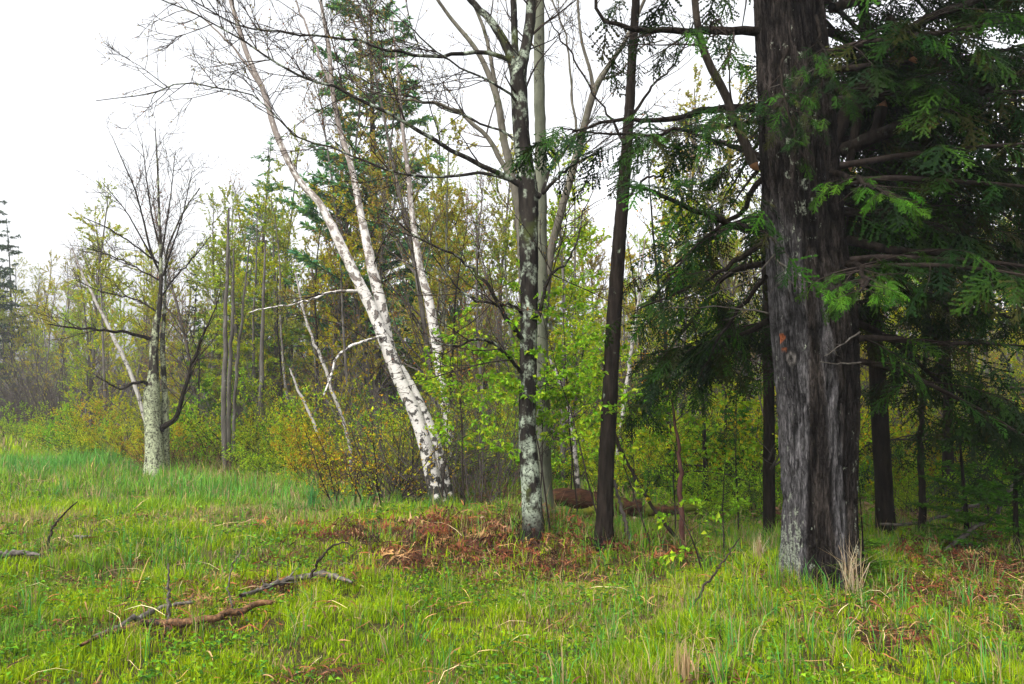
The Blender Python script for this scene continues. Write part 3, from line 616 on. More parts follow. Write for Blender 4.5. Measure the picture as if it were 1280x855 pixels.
    tw.tubes(P, Rr, 6); hem_foliage(fol, tw, P[zc < 7.5], Rr[zc < 7.5], r, dens=4.4, L=(.6, 1.2), size=(.34, .55), tpl=FR, fd=3.0); hem_foliage(fol, tw, P[zc >= 7.5], Rr[zc >= 7.5], r, dens=3.4, L=(.6, 1.2), size=(.5, .75), tpl=FRC, fd=2.4)
    K = 36; a = r.uniform(-.75, 1.9, K); zc = r.uniform(1.9, 5.4, K); st = np.stack([np.interp(zc, zt, cx), np.full(K, HY), zc], 1)
    P = grow(st, np.stack([np.cos(a), np.sin(a), np.full(K, .1)], 1), np.where(a < .2, r.uniform(1.6, 2.8, K), r.uniform(2, 3.8, K)), 12, .05, (0, 0, -.4), r); Rr = np.full((K, 1), .035) * np.linspace(1, .2, 12)
    tw.tubes(P, Rr, 6); hem_foliage(fol, tw, P, Rr, r, dens=6, L=(.5, 1.1), size=(.25, .45), tpl=FR, fd=5.0)
    part('twig_spray', tw, M['twig'], root, HB); part('foliage', fol, M['needle'], root, HB, smooth=False); part('lit_foliage', lightf, M['needle'], root, HB, smooth=False)  # last part: same needles with the light painted into their colour, not newer growth
    # dead, bare twigs low on the trunk (pale grey)
    dt = MB()
    for pl in ([(968, 318), (940, 350), (905, 362), (870, 372)], [(968, 322), (1000, 350), (1022, 352)], [(1075, 415), (1050, 432), (1030, 445)], [(1076, 453), (1050, 456), (1025, 452)], [(962, 392), (930, 386), (880, 385), (830, 384)], [(1035, 78), (990, 100), (960, 110)], [(975, 330), (990, 355), (1010, 362)]):
        P = resample([pt(x, y, HY - .30 - .1 * i) for i, (x, y) in enumerate(pl)], 8, .01, r); Rr = np.linspace(.008, .0025, 8); dt.tubes(P, Rr, 5)
        q2, s2 = shoots(P[None], Rr[None], dens=9, L=(.1, .35), N=4, ang=.7, wig=.2, bend=(0, 0, -.2), rf=.6, rmin=.002, r=r); dt.tubes(q2, s2, 3)
    part('dead_twig', dt, M['dead_wood'], root, HB)
    # snapped stubs with bare orange wood
    for pl, w, w2 in (([(1078, 110), (1090, 130), (1080, 165), (1076, 190), (1066, 215)][:1] + [(1100, 75), (1062, 205)][1:], 14, 9), ([(1110, 22), (1125, 45), (1140, 72)], 11, 10), ([(1062, 205), (1072, 185), (1094, 165), (1102, 135)][1:], 12, 15)):
        P = resample([pt(x, y, HY - .15) for x, y in pl], 8); b_ = MB(); b_.tubes(P, np.linspace(w, w2, 8) / 2 / FPX * HY, 9); o = part('broken_stub', b_, M['bark_dark'], root, HB)
        e = MB(); d = nrm(P[-1] - P[-2]); rr2 = w2 / 2 / FPX * HY
        e.tubes(np.array([P[-1] - d * .03, P[-1] + d * .002, P[-1] + d * .03 + A(.01, 0, 0), P[-1] + d * .07 + A(.015, -.01, 0)]), A(.8, .96, .6, .05) * rr2, 9)
        part('split_end', e, M['split_wood'], o, HB)
    return root
hemlock()
# broken bough caught in the hemlock
bl_ = HB * 0 + pt(942, 205, HY - .25)
root = thing('broken_bough', 'snapped grey bough with orange split end hanging beside the furrowed trunk', 'branch', bl_)
P = resample([pt(x, y, HY + d) for x, y, d in ((942, 205, -.25), (925, 165, -.25), (905, 115, -.3), (890, 85, -.35), (875, 40, -.4), (866, -10, -.5), (850, -70, -.6))], 14, .008); b_ = MB(); Rr = np.linspace(6.2, 3.6, 14) / FPX * HY
b_.tubes(P, Rr, 12, rough=.006, seed=5); part('bough', b_, M['bark_bough'], root, bl_)
e = MB(); d = nrm(P[0] - P[1]); e.tubes(np.array([P[0] - d * .02, P[0] + d * .004, P[0] + d * .03, P[0] + d * .06 + A(.02, 0, 0)]), A(.9, .97, .7, .1) * Rr[0], 9); part('split_end', e, M['split_wood'], root, bl_)
tw = MB(); q2, s2 = shoots(P[None], Rr[None], dens=6, t=(.2, 1), L=(.4, 1.1), N=6, ang=.7, wig=.12, bend=(0, 0, -.5), rf=.3, rmin=.004, r=rng); tw.tubes(q2, s2, 4)
q3, s3 = shoots(q2, s2, dens=8, L=(.1, .4), N=4, ang=.7, wig=.15, bend=(0, 0, -.6), rf=.6, rmin=.002, r=rng); tw.tubes(q3, s3, 3); part('twig_spray', tw, M['twig'], root, bl_)

# ------------------------------------------------------------------ bare and budding broadleaf trees traced stem by stem
BUD = [(.22, .16, .03), (.28, .18, .05), (.20, .19, .03), (.24, .09, .03)]
def px_path(pl, Y, N, jit=.0, r=None):
    """pl: (px, py, width_px[, depth offset])"""
    a = [np.append(pt(p[0], p[1], Y + (p[3] if len(p) > 3 else 0)), p[2] / 2 / FPX * Y) for p in pl]
    q = resample(a, N, jit, r); return q[:, :3], np.maximum(q[:, 3], .002)
def foot(P, R, base, flare=1.35):
    P = np.concatenate([[base + A(0, 0, -.15)], P]); R = np.concatenate([[R[0] * flare], R]); return P, R
def twiggery(tw, fol, P, R, r, d1=2.2, L1=(.5, 1.4), d2=4., L2=(.25, .6), d3=5., L3=(.1, .3), bend=(0, 0, .15), buds=6., bsize=(.012, .03), bcol=BUD, t=(.2, 1.), flat=0., rf=.4, rmin=.003, face=None, ang=.75):
    q1, s1 = shoots(P, R, dens=d1, t=t, L=L1, N=7, ang=ang, wig=.10, bend=bend, rf=rf, rmin=rmin * 1.6, r=r, flat=flat, face=face); tw.tubes(q1, s1, 4)
    q2, s2 = shoots(q1, s1, dens=d2, t=(.15, 1), L=L2, N=5, ang=.7, wig=.12, bend=bend, rf=.6, rmin=rmin * 1.2, r=r, flat=flat); tw.tubes(q2, s2, 3)
    q3, s3 = shoots(q2, s2, dens=d3, t=(.2, 1), L=L3, N=4, ang=.65, wig=.14, bend=bend, rf=.7, rmin=rmin, r=r); tw.tubes(q3, s3, 3)
    if fol is not None:
        for q in (q1, q2, q3): leafify(fol, q, buds, bsize, (.5, .9), bcol, r, spread=1.2)

def traced_tree(name, label, cat, base, Y, stems, limbs, mats, seed, tw_kw=None, side=10, fol_mat='leaf', stem_tw=True, lm=None, twm='twig', group=None, rough=.008):
    r = np.random.default_rng(seed); root = thing(name, label, cat, base, group)
    tw, fol = MB(), MB(); paths = []; kw = dict(tw_kw or {})
    for i, st in enumerate(stems):
        N = 150 if i == 0 or st[0][1] > 540 else 40; P, R = px_path(st, Y, N, .002, r)
        if i == 0 or st[0][1] > 540: P, R = foot(P, R, np.array((P[0][0], P[0][1], base[2])))
        m = MB(); m.tubes(P, R, 28 if N > 100 else 12, seam=True, rough=rough, seed=seed, flare=.5 if N > 100 else 0.); part('trunk', m, M[mats[min(i, len(mats) - 1)]], root, base)
        if stem_tw:
            k = dict(kw); k['t'] = (.55, 1.) if i == 0 else (.35, 1.); k['rf'] = .2; twiggery(tw, fol, P[None], R[None], r, **k)
    for l in limbs:
        P, R = px_path(l, Y, 24, .012, r); m = MB(); m.tubes(P, R, 7, seam=True); part('limb', m, M[lm or mats[0]], root, base)
        k = dict(kw); k['t'] = (.18, 1.); k['rf'] = .45; twiggery(tw, fol, P[None], R[None], r, **k)
    part('twig_spray', tw, M[twm], root, base)
    if fol.n: part('bud_spray', fol, M[fol_mat], root, base, smooth=False)
    return root

# mossy maple in the middle, with long limbs reaching to the left over the meadow
b = gp(668, 675); Yc = float(b[1])
traced_tree('maple_tree', 'dark forked trunk with white lichen near its foot and long bare limbs over the meadow', 'tree', b, Yc,
    [[(667, 672, 26), (663, 600, 24), (659, 540, 22), (660, 470, 22), (661, 400, 22), (661, 300, 24), (660, 240, 25), (653, 180, 21), (649, 120, 21), (648, 94, 21), (656, 65, 14), (662, 30, 14), (664, 0, 13), (668, -90, 11), (660, -220, 6)],
     [(649, 110, 18), (640, 75, 14), (630, 52, 12), (612, 24, 10), (588, 0, 8), (540, -60, 6)],
     [(648, 100, 9), (644, 60, 9), (642, 0, 8), (640, -90, 5)]],
    [[(676, 246, 7.9), (655, 235, 7.9), (632, 221, 7.2, -.1), (606, 210, 6.5, -.2), (572, 191, 5.8, -.3), (527, 166, 5.0, -.5), (496, 146, 4.3, -.6), (451, 126, 4.0, -.7), (416, 108, 3.6, -.8), (376, 96, 2.9, -.9), (325, 65, 2.3, -1), (250, 20, 1.6, -1.1), (190, -5, 1.2, -1.2)],
     [(642, 78, 6.5), (612, 66, 5.8, -.1), (575, 67, 5.0, -.2), (545, 71, 4.3, -.4), (501, 65, 3.6, -.5), (441, 50, 3.0, -.6), (350, 40, 2.3, -.8), (295, 30, 1.9, -.9), (240, 0, 1.4, -1)],
     [(640, 226, 5.0), (602, 216, 4.3, .2), (570, 221, 4.0, .4), (532, 221, 3.6, .5), (476, 211, 3.2, .5), (421, 186, 2.9, .6), (371, 171, 2.4, .6), (322, 125, 2.0, .6), (262, 108, 2.0, .6), (216, 106, 1.9, .6), (186, 118, 1.6, .6), (120, 126, 1.0, .6)],
     [(660, 432, 7.2), (637, 402, 5.8, -.2), (607, 352, 4.3, -.4), (572, 322, 3.2, -.5), (521, 297, 2.2, -.6), (490, 270, 1.4, -.7)],
     [(655, 470, 5.0), (630, 440, 4.0, -.3), (600, 425, 3.2, -.5), (570, 432, 2.5, -.6), (540, 428, 1.4, -.7)],
     [(658, 400, 4.3), (640, 382, 3.6, -.2), (600, 378, 2.9, -.4), (565, 350, 2.2, -.5), (540, 318, 1.4, -.6)],
     [(655, 150, 5.0), (640, 120, 3.6, -.1), (610, 100, 2.9, -.3), (560, 75, 2.2, -.4), (480, 5, 1.6, -.5), (440, -30, 1.4, -.5)],
     [(658, 190, 4.3), (630, 165, 3.2, .2), (590, 150, 2.9, .3), (540, 130, 2.2, .4), (470, 110, 1.7, .4), (400, 60, 1.3, .4)],
     [(678, 242, 5.8), (694, 225, 4.3, -.1), (718, 207, 3.2, -.2), (725, 190, 2.5, -.2), (740, 170, 1.8, -.3)],
     [(678, 240, 4.3), (688, 212, 3.6, .1), (702, 190, 2.9, .2), (716, 178, 2.2, .2), (752, 165, 1.4, .3)],
     [(672, 400, 5.8), (682, 360, 4.3, -.1), (688, 345, 3.6, -.1), (712, 325, 2.9, -.2), (725, 290, 2.2, -.2), (728, 262, 1.4, -.2)]],
    ['bark_mossy'], 31, dict(rmin=.0036, d1=5.2, L1=(.4, 1.7), d2=7, L2=(.22, .7), d3=8, L3=(.1, .32), buds=5, bsize=(.010, .026), bend=(0, 0, .25)))
# pale aspen right behind it
b = gp(682, 655); Ya = float(b[1]) + .35; b = on_ground(b[0] * Ya / b[1], Ya)
traced_tree('aspen_tree', 'straight pale grey green trunk standing close behind the dark mossy forked trunk', 'tree', b, Ya,
    [[(682, 655, 23), (679, 600, 21), (678, 540, 20), (677, 460, 18), (676, 400, 17), (676, 300, 16), (676, 200, 15), (674, 100, 14), (674, 0, 13), (672, -120, 9), (668, -260, 4)]], [], ['bark_aspen'], 32, dict(d1=2.2, d2=6, d3=6, buds=5, bsize=(.01, .025)))
# tan leaning multi-stemmed tree behind
b = gp(662, 640); Yt = 11.2; b = on_ground((668 - CX) / FPX * Yt, Yt)
traced_tree('grey_maple_tree', 'multi stemmed tan tree leaning out left and right behind the dark forked trunk', 'tree', b, Yt,
    [[(668, 618, 15.6), (662, 500, 13.3), (655, 380, 11.7), (650, 280, 10.9), (642, 231, 10.1), (630, 175, 9.4), (621, 122, 8.6), (606, 82, 7.0), (590, 55, 6.2), (560, 18, 4.7), (520, -40, 3.1)],
     [(672, 618, 11.7), (676, 500, 10.1), (680, 400, 10.1), (688, 320, 10.1), (703, 258, 10.1), (715, 215, 9.4), (724, 182, 9.4), (742, 116, 8.6), (761, 82, 7.0), (782, 50, 5.5), (810, -10, 3.9), (830, -60, 2.3)],
     [(640, 225, 6.2), (626, 150, 6.2), (618, 100, 5.5), (606, 40, 4.7), (585, -10, 3.1)],
     [(742, 118, 5.5), (738, 90, 4.7), (727, 50, 3.9), (722, 0, 3.1), (720, -60, 1.6)]],
    [[(650, 250, 7.0), (615, 182, 6.2), (590, 155, 5.5), (566, 137, 4.7), (535, 128, 3.9, -.2), (480, 120, 2.3, -.3), (430, 95, 1.6, -.4)],
     [(724, 180, 3.9), (714, 120, 3.1), (706, 40, 2.3), (690, 0, 2.3), (670, -50, 1.6)],
     [(750, 100, 3.9), (775, 90, 3.1), (800, 60, 2.3), (830, 50, 1.6)]],
    ['bark_tan'], 33, dict(d1=2.4, d2=6, d3=6, buds=6, bsize=(.012, .03)), twm='twig_grey')
# dark straight trunk
b = gp(754, 685); Yd = float(b[1])
traced_tree('cherry_tree', 'black slender trunk leaning slightly right in front of the fallen log', 'tree', b, Yd,
    [[(754, 682, 23.2), (756, 640, 20.8), (758, 580, 20.0), (762, 500, 20.0), (766, 420, 19.2), (772, 330, 17.6), (779, 240, 16.0), (786, 150, 13.6), (791, 60, 11.2), (795, 0, 10.4), (800, -120, 7.2), (800, -250, 3.2)]],
    [[(783, 185, 4.8), (765, 150, 3.2), (745, 120, 2.4), (715, 70, 2.4), (690, 30, 1.6), (675, -10, 1.6)], [(787, 150, 4.8), (815, 110, 3.2), (850, 70, 2.4), (870, 20, 1.6)], [(776, 260, 4.8), (805, 225, 3.2), (830, 222, 2.4), (860, 235, 1.6)]], ['bark_dark'], 34, dict(d1=2.2, d2=6, d3=6, buds=4, bsize=(.01, .025)))
# birches
b = gp(552, 639); Yb = float(b[1])
traced_tree('paper_birch', 'white birch with two black scarred trunks leaning left from one dark foot', 'tree', b, Yb,
    [[(550, 638, 21.6), (543, 605, 19.8), (524, 530, 17.1), (497, 469, 16.2), (478, 419, 15.3), (462, 380, 14.4), (443, 342, 13.5), (426, 307, 12.6), (401, 257, 9.1), (371, 221, 8.4), (345, 166, 7.7), (330, 116, 7.0), (308, 65, 6.3), (288, 0, 4.9), (262, -80, 3.5), (240, -160, 2.1)],
     [(562, 638, 18.0, .1), (555, 605, 18.0, .1), (540, 546, 17.1, .1), (516, 492, 16.2, .15), (489, 442, 15.3, .2), (478, 388, 14.4, .25), (464, 330, 13.5, .3), (451, 267, 9.1, .3), (441, 216, 8.4, .3), (426, 166, 7.0, .4), (416, 116, 6.3, .4), (411, 60, 5.6, .5), (401, 0, 4.2, .5), (390, -90, 2.8, .5)]],
    [[(447, 364, 4.1), (424, 364, 3.6, -.2), (402, 370, 3.1, -.3), (378, 378, 2.5, -.4), (354, 382, 2.0, -.5), (327, 386, 1.4, -.5), (311, 391, 1.1, -.6)],
     [(480, 420, 4.5), (467, 423, 3.6, -.2), (440, 432, 3.6, -.4), (421, 448, 3.1, -.5), (413, 473, 2.7, -.6), (405, 494, 1.8, -.7)],
     [(330, 116, 3.5), (300, 70, 2.8), (262, 30, 2.1), (230, 10, 1.4), (190, -20, 1.0)],
     [(416, 116, 3.5), (395, 60, 2.8), (370, 0, 2.1), (350, -60, 1.4)]],
    ['birch'], 35, dict(d1=4.2, L1=(.5, 1.9), d2=6, d3=6, rmin=.0042, buds=4, bsize=(.012, .03), bcol=[(.22, .2, .04), (.26, .2, .06)], bend=(0, 0, -.3)), twm='twig')
b = gp(572, 612); Yb2 = float(b[1])
traced_tree('slender_birch', 'single slim white birch rising beside the leaning double birch', 'tree', b, Yb2,
    [[(568, 612, 14.4), (565, 590, 13.5), (563, 546, 13.1), (553, 484, 12.6), (545, 426, 12.6), (536, 376, 11.7), (524, 330, 8.1), (515, 265, 6.8), (511, 221, 6.1), (504, 166, 4.7), (498, 100, 3.4), (490, 20, 2.0)]],
    [], ['birch'], 36, dict(d1=3, L1=(.4, 1.3), d2=6, d3=6, buds=6, bsize=(.012, .03), bcol=[(.22, .2, .04), (.26, .2, .06)]))
# lichen covered tree at the meadow's edge
b = gp(194, 599); Yl = float(b[1])
traced_tree('lichen_tree', 'bare fan shaped tree with stout pale green lichen covered foot at the meadow edge', 'tree', b, Yl,
    [[(194, 597, 25.0), (193, 560, 22.0), (191, 520, 21.0), (190, 492, 20.0), (192, 470, 13.0), (193, 429, 10.0), (200, 375, 5.6), (201, 332, 4.3), (199, 268, 3.1), (197, 210, 2.1), (194, 160, 1.2)],
     [(205, 590, 13.0, .2), (206, 540, 11.0, .2), (206, 500, 8.0, .2), (205, 470, 6.0, .2), (203, 430, 6.0, .1), (206, 380, 3.1, .1), (208, 320, 2.5, .1), (216, 294, 2.5, .1), (232, 260, 1.9, .1), (250, 235, 1.2, .1)],
     [(200, 340, 3.1), (189, 316, 2.7), (178, 270, 2.2), (168, 235, 1.9), (155, 205, 1.4), (140, 170, 0.7)],
     [(200, 310, 2.5), (190, 270, 1.9), (184, 230, 1.5), (178, 180, 0.7)], [(202, 320, 2.5), (208, 280, 1.9), (214, 240, 1.4), (219, 190, 0.7)], [(204, 345, 2.5), (215, 310, 1.9), (228, 270, 1.5), (240, 215, 0.7)], [(195, 330, 2.5), (176, 296, 1.9), (156, 262, 1.4), (128, 228, 0.7)]],
    [[(189, 424, 5.0), (165, 417, 4.0, -.3), (141, 413, 3.4, -.5), (92, 410, 2.4, -.9), (60, 405, 1.5, -1)],
     [(200, 537, 8.0), (210, 530, 7.0, -.1), (221, 520, 6.0, -.2), (232, 483, 4.6, -.3), (246, 440, 4.0, -.3), (267, 391, 1.6, -.3), (275, 365, 1.0, -.3)],
     [(201, 372, 2.5), (220, 345, 1.9, .3), (238, 327, 1.6, .5), (264, 294, 1.0, .8)],
     [(199, 350, 2.5), (170, 335, 1.9, .3), (140, 320, 1.5, .5), (108, 310, 1.0, .6)], [(200, 330, 2.5), (165, 305, 1.9, -.3), (135, 285, 1.5, -.5), (105, 272, 0.9, -.7)], [(197, 390, 2.5), (165, 372, 1.9, .4), (130, 366, 1.4, .6), (95, 350, 0.9, .8)],
     [(190, 480, 5.0), (170, 478, 3.6, -.3), (150, 486, 2.4, -.4), (120, 470, 1.6, -.5)]],
    ['bark_lichen', 'bark_lichen', 'bark_dark'], 37, dict(d1=6, L1=(.4, 1.5), d2=6, L2=(.25, .8), d3=4, L3=(.12, .4), buds=2, bsize=(.012, .032), bend=(0, 0, 0.2), rmin=.0042, ang=.5), lm='bark_dark', twm='twig')

# ------------------------------------------------------------------ other single trunks inside the wood
def pole(name, label, cat, base, Y, st, mat, seed, d1=.6, fol=None, side=8, group=None, dens=8., L1=(.4, 1.2), t=(.25, 1.), twm='twig_grey', lsize=(.02, .045), flat=0., bend=(0, 0, .15)):
    r = np.random.default_rng(seed); root = thing(name, label, cat, base, group); P, R = px_path(st, Y, 26, .01, r); P, R = foot(P, R, np.array((P[0][0], P[0][1], base[2])), 1.2)
    m = MB(); m.tubes(P, R, 12, seam=True, rough=.006, seed=seed, flare=.3); part('trunk', m, M[mat], root, base)
    tw, fl = MB(), MB(); twiggery(tw, fl if fol else None, P[None], R[None], r, d1=d1, L1=L1, d2=6, d3=5, buds=dens, bsize=lsize, bcol=fol or BUD, t=t, rf=.3, rmin=.003, flat=flat, bend=bend)
    if tw.n: part('twig_spray', tw, M[twm], root, base)
    if fl.n: part('foliage', fl, M['leaf'], root, base, smooth=False)
    return root
YG = [(.32, .42, .01), (.40, .45, .012), (.22, .36, .01), (.45, .40, .015), (.28, .42, .015)]
BR = [(.19, .37, .012), (.26, .43, .015), (.12, .27, .010), (.33, .43, .02), (.15, .30, .012)]
OCH = [(.46, .30, .012), (.42, .34, .015), (.50, .34, .015), (.34, .15, .015), (.33, .34, .012)]
b = gp(165, 540)
pole('leaning_birch', 'thin white birch trunk leaning left behind the lichen covered tree', 'tree', at(188, 19), 19, [(188, 545, 5), (165, 472, 5), (146, 429, 4.6), (130, 397, 4), (116, 368, 3.4), (103, 343, 2.6), (90, 310, 1.6)], 'birch_thin', 41, d1=.8, t=(.5, 1))
for i, (pl, nm) in enumerate((([(281, 588, 7), (280, 520, 6.5), (281, 450, 6), (282, 400, 5), (284, 330, 4), (286, 260, 2.4)], 'thickest pale grey pole of the close trio at the edge of the meadow'), ([(287, 586, 6), (286, 520, 5.5), (288, 450, 5), (291, 390, 4), (292, 310, 2)], 'straight middle grey pole of the close trio at the edge of the meadow'), ([(291, 586, 4.5), (293, 520, 4.2), (297, 450, 4), (304, 380, 3), (312, 300, 1.6)], 'thin outward leaning grey pole of the close trio at the edge of the meadow'))):
    pole('grey_pole_tree', nm, 'tree', at(pl[0][0], 16.6 + .25 * i), 16.6 + .25 * i, pl, 'bark_grey', 50 + i, d1=.9, fol=YG, dens=5, t=(.45, 1))
pole('grey_pole_tree', 'lone slim grey trunk behind a low bright green fir bough', 'tree', at(325, 19), 19, [(322, 570, 6), (326, 500, 6), (328, 430, 5), (329, 380, 4), (332, 300, 2)], 'bark_grey', 54, d1=.9, fol=YG, dens=5, t=(.45, 1))
pole('dead_birch', 'thin dead white stem slanting through the brush with crooked bare branches', 'tree', at(436, 14.5), 14.5, [(438, 560, 4.6), (426, 516, 4.4), (413, 483, 4.2), (405, 459, 4), (391, 424, 3.4), (378, 381, 2.8), (369, 341, 2)], 'birch_thin', 55, d1=1.1, L1=(.5, 1.3), t=(.2, .9), twm='dead_wood')
pole('dead_birch', 'short faded white stem leaning left in the grey brush', 'tree', at(402, 16), 16, [(404, 560, 4), (388, 520, 3.6), (372, 485, 3), (362, 460, 2)], 'birch_thin', 56, d1=.8, t=(.3, 1), twm='dead_wood')
pole('thin_birch', 'thin white birch stem slanting right behind the black slender trunk', 'tree', at(772, 14), 14, [(770, 590, 6), (778, 520, 5.5), (786, 460, 5), (792, 420, 4), (800, 360, 3), (806, 300, 2)], 'birch_thin', 57, d1=.7, fol=YG, dens=5, t=(.4, 1))
pole('thin_birch', 'crooked pale stem leaning left behind the green saplings', 'tree', at(725, 12), 12, [(722, 600, 6), (716, 540, 5), (708, 500, 5), (695, 465, 4), (684, 440, 3), (672, 400, 2)], 'birch_thin', 58, d1=.7, fol=YG, dens=5, t=(.4, 1))
b = gp(962, 680); Yq = float(b[1])
pole('dark_pole_tree', 'slim black upright trunk just beside the huge fluted conifer on its open side', 'tree', b, Yq, [(962, 676, 15), (961, 600, 15), (960, 500, 14), (959, 400, 13), (957, 300, 11), (955, 150, 9), (952, 0, 6)], 'bark_dark', 59, d1=.6, fol=YG, dens=5, t=(.1, .9))
Yq = 9.6
pole('second_hemlock', 'mossy dark trunk standing behind the huge fluted conifer on its shaded side', 'tree', at(1106, Yq), Yq, [(1108, 665, 22), (1104, 600, 21), (1098, 500, 20), (1093, 420, 19), (1088, 300, 17), (1084, 150, 14), (1080, 0, 12), (1078, -150, 8)], 'bark_dark', 60, d1=.4, t=(.2, .9), twm='twig')
pole('dark_pole_tree', 'thin black stem with side twigs among the ground boughs in the shade', 'tree', at(1154, 9.3), 9.3, [(1153, 676, 10), (1152, 600, 8), (1151, 540, 7), (1155, 480, 6), (1160, 400, 4), (1168, 320, 2)], 'bark_dark', 61, d1=.8, fol=YG, dens=4, t=(.1, 1))
pole('dark_pole_tree', 'dark trunk in the shade next to a pale one far inside the wood', 'tree', at(1181, 17), 17, [(1182, 580, 9), (1181, 540, 9), (1180, 460, 8), (1182, 300, 6)], 'bark_dark', 62, d1=.5, t=(.3, 1))
pole('grey_pole_tree', 'pale trunk in the shade next to a dark one far inside the wood', 'tree', at(1189, 18), 18, [(1189, 580, 8), (1190, 520, 7), (1192, 420, 6), (1194, 300, 4)], 'bark_aspen', 63, d1=.5, t=(.3, 1))
pole('red_stem_sapling', 'upright reddish brown sapling stem under bright leaves in front of the wood', 'sapling', gp(852, 692), float(gp(852, 692)[1]), [(853, 690, 7), (852, 640, 6.4), (850, 600, 6), (848, 560, 4.5), (842, 520, 3), (838, 490, 2)], 'bark_red', 64, d1=4, L1=(.2, .5), fol=BR, dens=16, t=(.55, 1), lsize=(.045, .085), flat=.6)

# ------------------------------------------------------------------ leafy saplings
def sapling(label, base, H, lean, seed, cols=BR, n=14, L=(.4, 1.0), lsize=(.04, .075), mat='twig', group=None, t=(.3, 1.), ln=17., name='leafy_sapling', R0=.011, k=2):
    r = np.random.default_rng(seed); root = thing(name, label, 'sapling', base, group)
    P = grow(base[None] - A(0, 0, .05), A(lean[0], lean[1], 1)[None], A(H), 12, .05, (0, 0, .3), r); R = R0 * np.linspace(1, .25, 12)[None]
    m = MB(); m.tubes(P, R, 6); part('stem', m, M[mat], root, base)
    tw, fl = MB(), MB()
    q1, s1 = shoots(P, R, n=n, t=t, L=L, N=7, ang=1.15, wig=.08, bend=(0, 0, .05), rf=.55, rmin=.0025, r=r, taper=.55); tw.tubes(q1, s1, 4)
    q2, s2 = shoots(q1, s1, dens=9, t=(.2, 1), L=(.1, .34), N=4, ang=.75, wig=.1, bend=(0, 0, .05), rf=.7, rmin=.0018, r=r, flat=.85); tw.tubes(q2, s2, 3)
    for q in (q1, q2): leafify(fl, q, ln, lsize, (.5, .75), cols, r, t=(.35, 1), droop=-.35, spin=.45, n=k, spread=.7)
    part('twig_spray', tw, M[mat], root, base); part('foliage', fl, M['leaf'], root, base, smooth=False); return root
S = sapling
S('bright green leafy sapling close beside the lichen footed forked trunk', gp(690, 672), 2.1, (-.15, -.1), 71, n=20, L=(.5, 1.1))
S('bright leafy sapling between the slim birch and the forked trunk', on_ground(-.55, 9.3), 2.3, (.05, 0), 72, n=16, L=(.4, .9))
S('tall thin sapling with crooked stem leaning toward the forked trunk before the black trunk', gp(757, 690) + A(.05, .25, 0), 2.7, (-.22, 0), 73, n=20, L=(.5, 1.1), t=(.4, 1))
S('low bright sapling rising over the rotten log', on_ground(.75, 10.2), 1.9, (0, 0), 74, n=14)
S('yellow green sapling leaning across the black trunk foot', gp(820, 690), 1.5, (-.35, .1), 75, cols=YG + BR, n=10, L=(.3, .6))
S('small pale leaved sapling among the tall grass beside the big conifer foot', gp(905, 700), 1.0, (.05, 0), 76, n=9, L=(.2, .4), lsize=(.035, .06), cols=[(.14, .28, .01), (.18, .32, .015)])
S('knee high sapling with yellow tinted leaves near the reddish stem', gp(880, 720), .75, (-.2, 0), 77, n=7, L=(.15, .35), lsize=(.04, .08), cols=BR)
S('green sapling under the drooping boughs beside the slim black trunk', on_ground(2.6, 9.3), 1.8, (.1, 0), 78, cols=BR + YG, n=14)
S('leafy sapling at the back of the shaded glade', on_ground(4.0, 11.2), 2.0, (0, 0), 79, cols=YG, n=14)
S('wide bright leafed sapling in front of the pale aspen trunk', on_ground(.25, 8.6), 1.8, (.1, 0), 171, n=24, L=(.4, 1.0), t=(.45, 1))
S('tall airy sapling with layered leaves between pale aspen and black trunk', on_ground(.75, 9.1), 3.1, (-.05, 0), 172, n=26, L=(.5, 1.1), t=(.4, 1))
S('airy sapling with layered leaves just behind the slim birch', on_ground(-.75, 11.6), 3.0, (.05, 0), 173, cols=BR + YG, n=22, L=(.5, 1.1))
S('leafy sapling beyond the rotten log between the black and red stems', on_ground(1.7, 11.4), 2.6, (.05, 0), 174, cols=BR + YG, n=20, L=(.4, 1.))
S('bright sapling whose leaves hang over the red stem', on_ground(1.75, 8.7), 1.5, (.05, 0), 175, n=16, L=(.3, .7), t=(.5, 1))
S('upright sapling in the birch foot thicket', on_ground(-.95, 10.6), 1.9, (.1, 0), 80, cols=YG + BR, n=14)

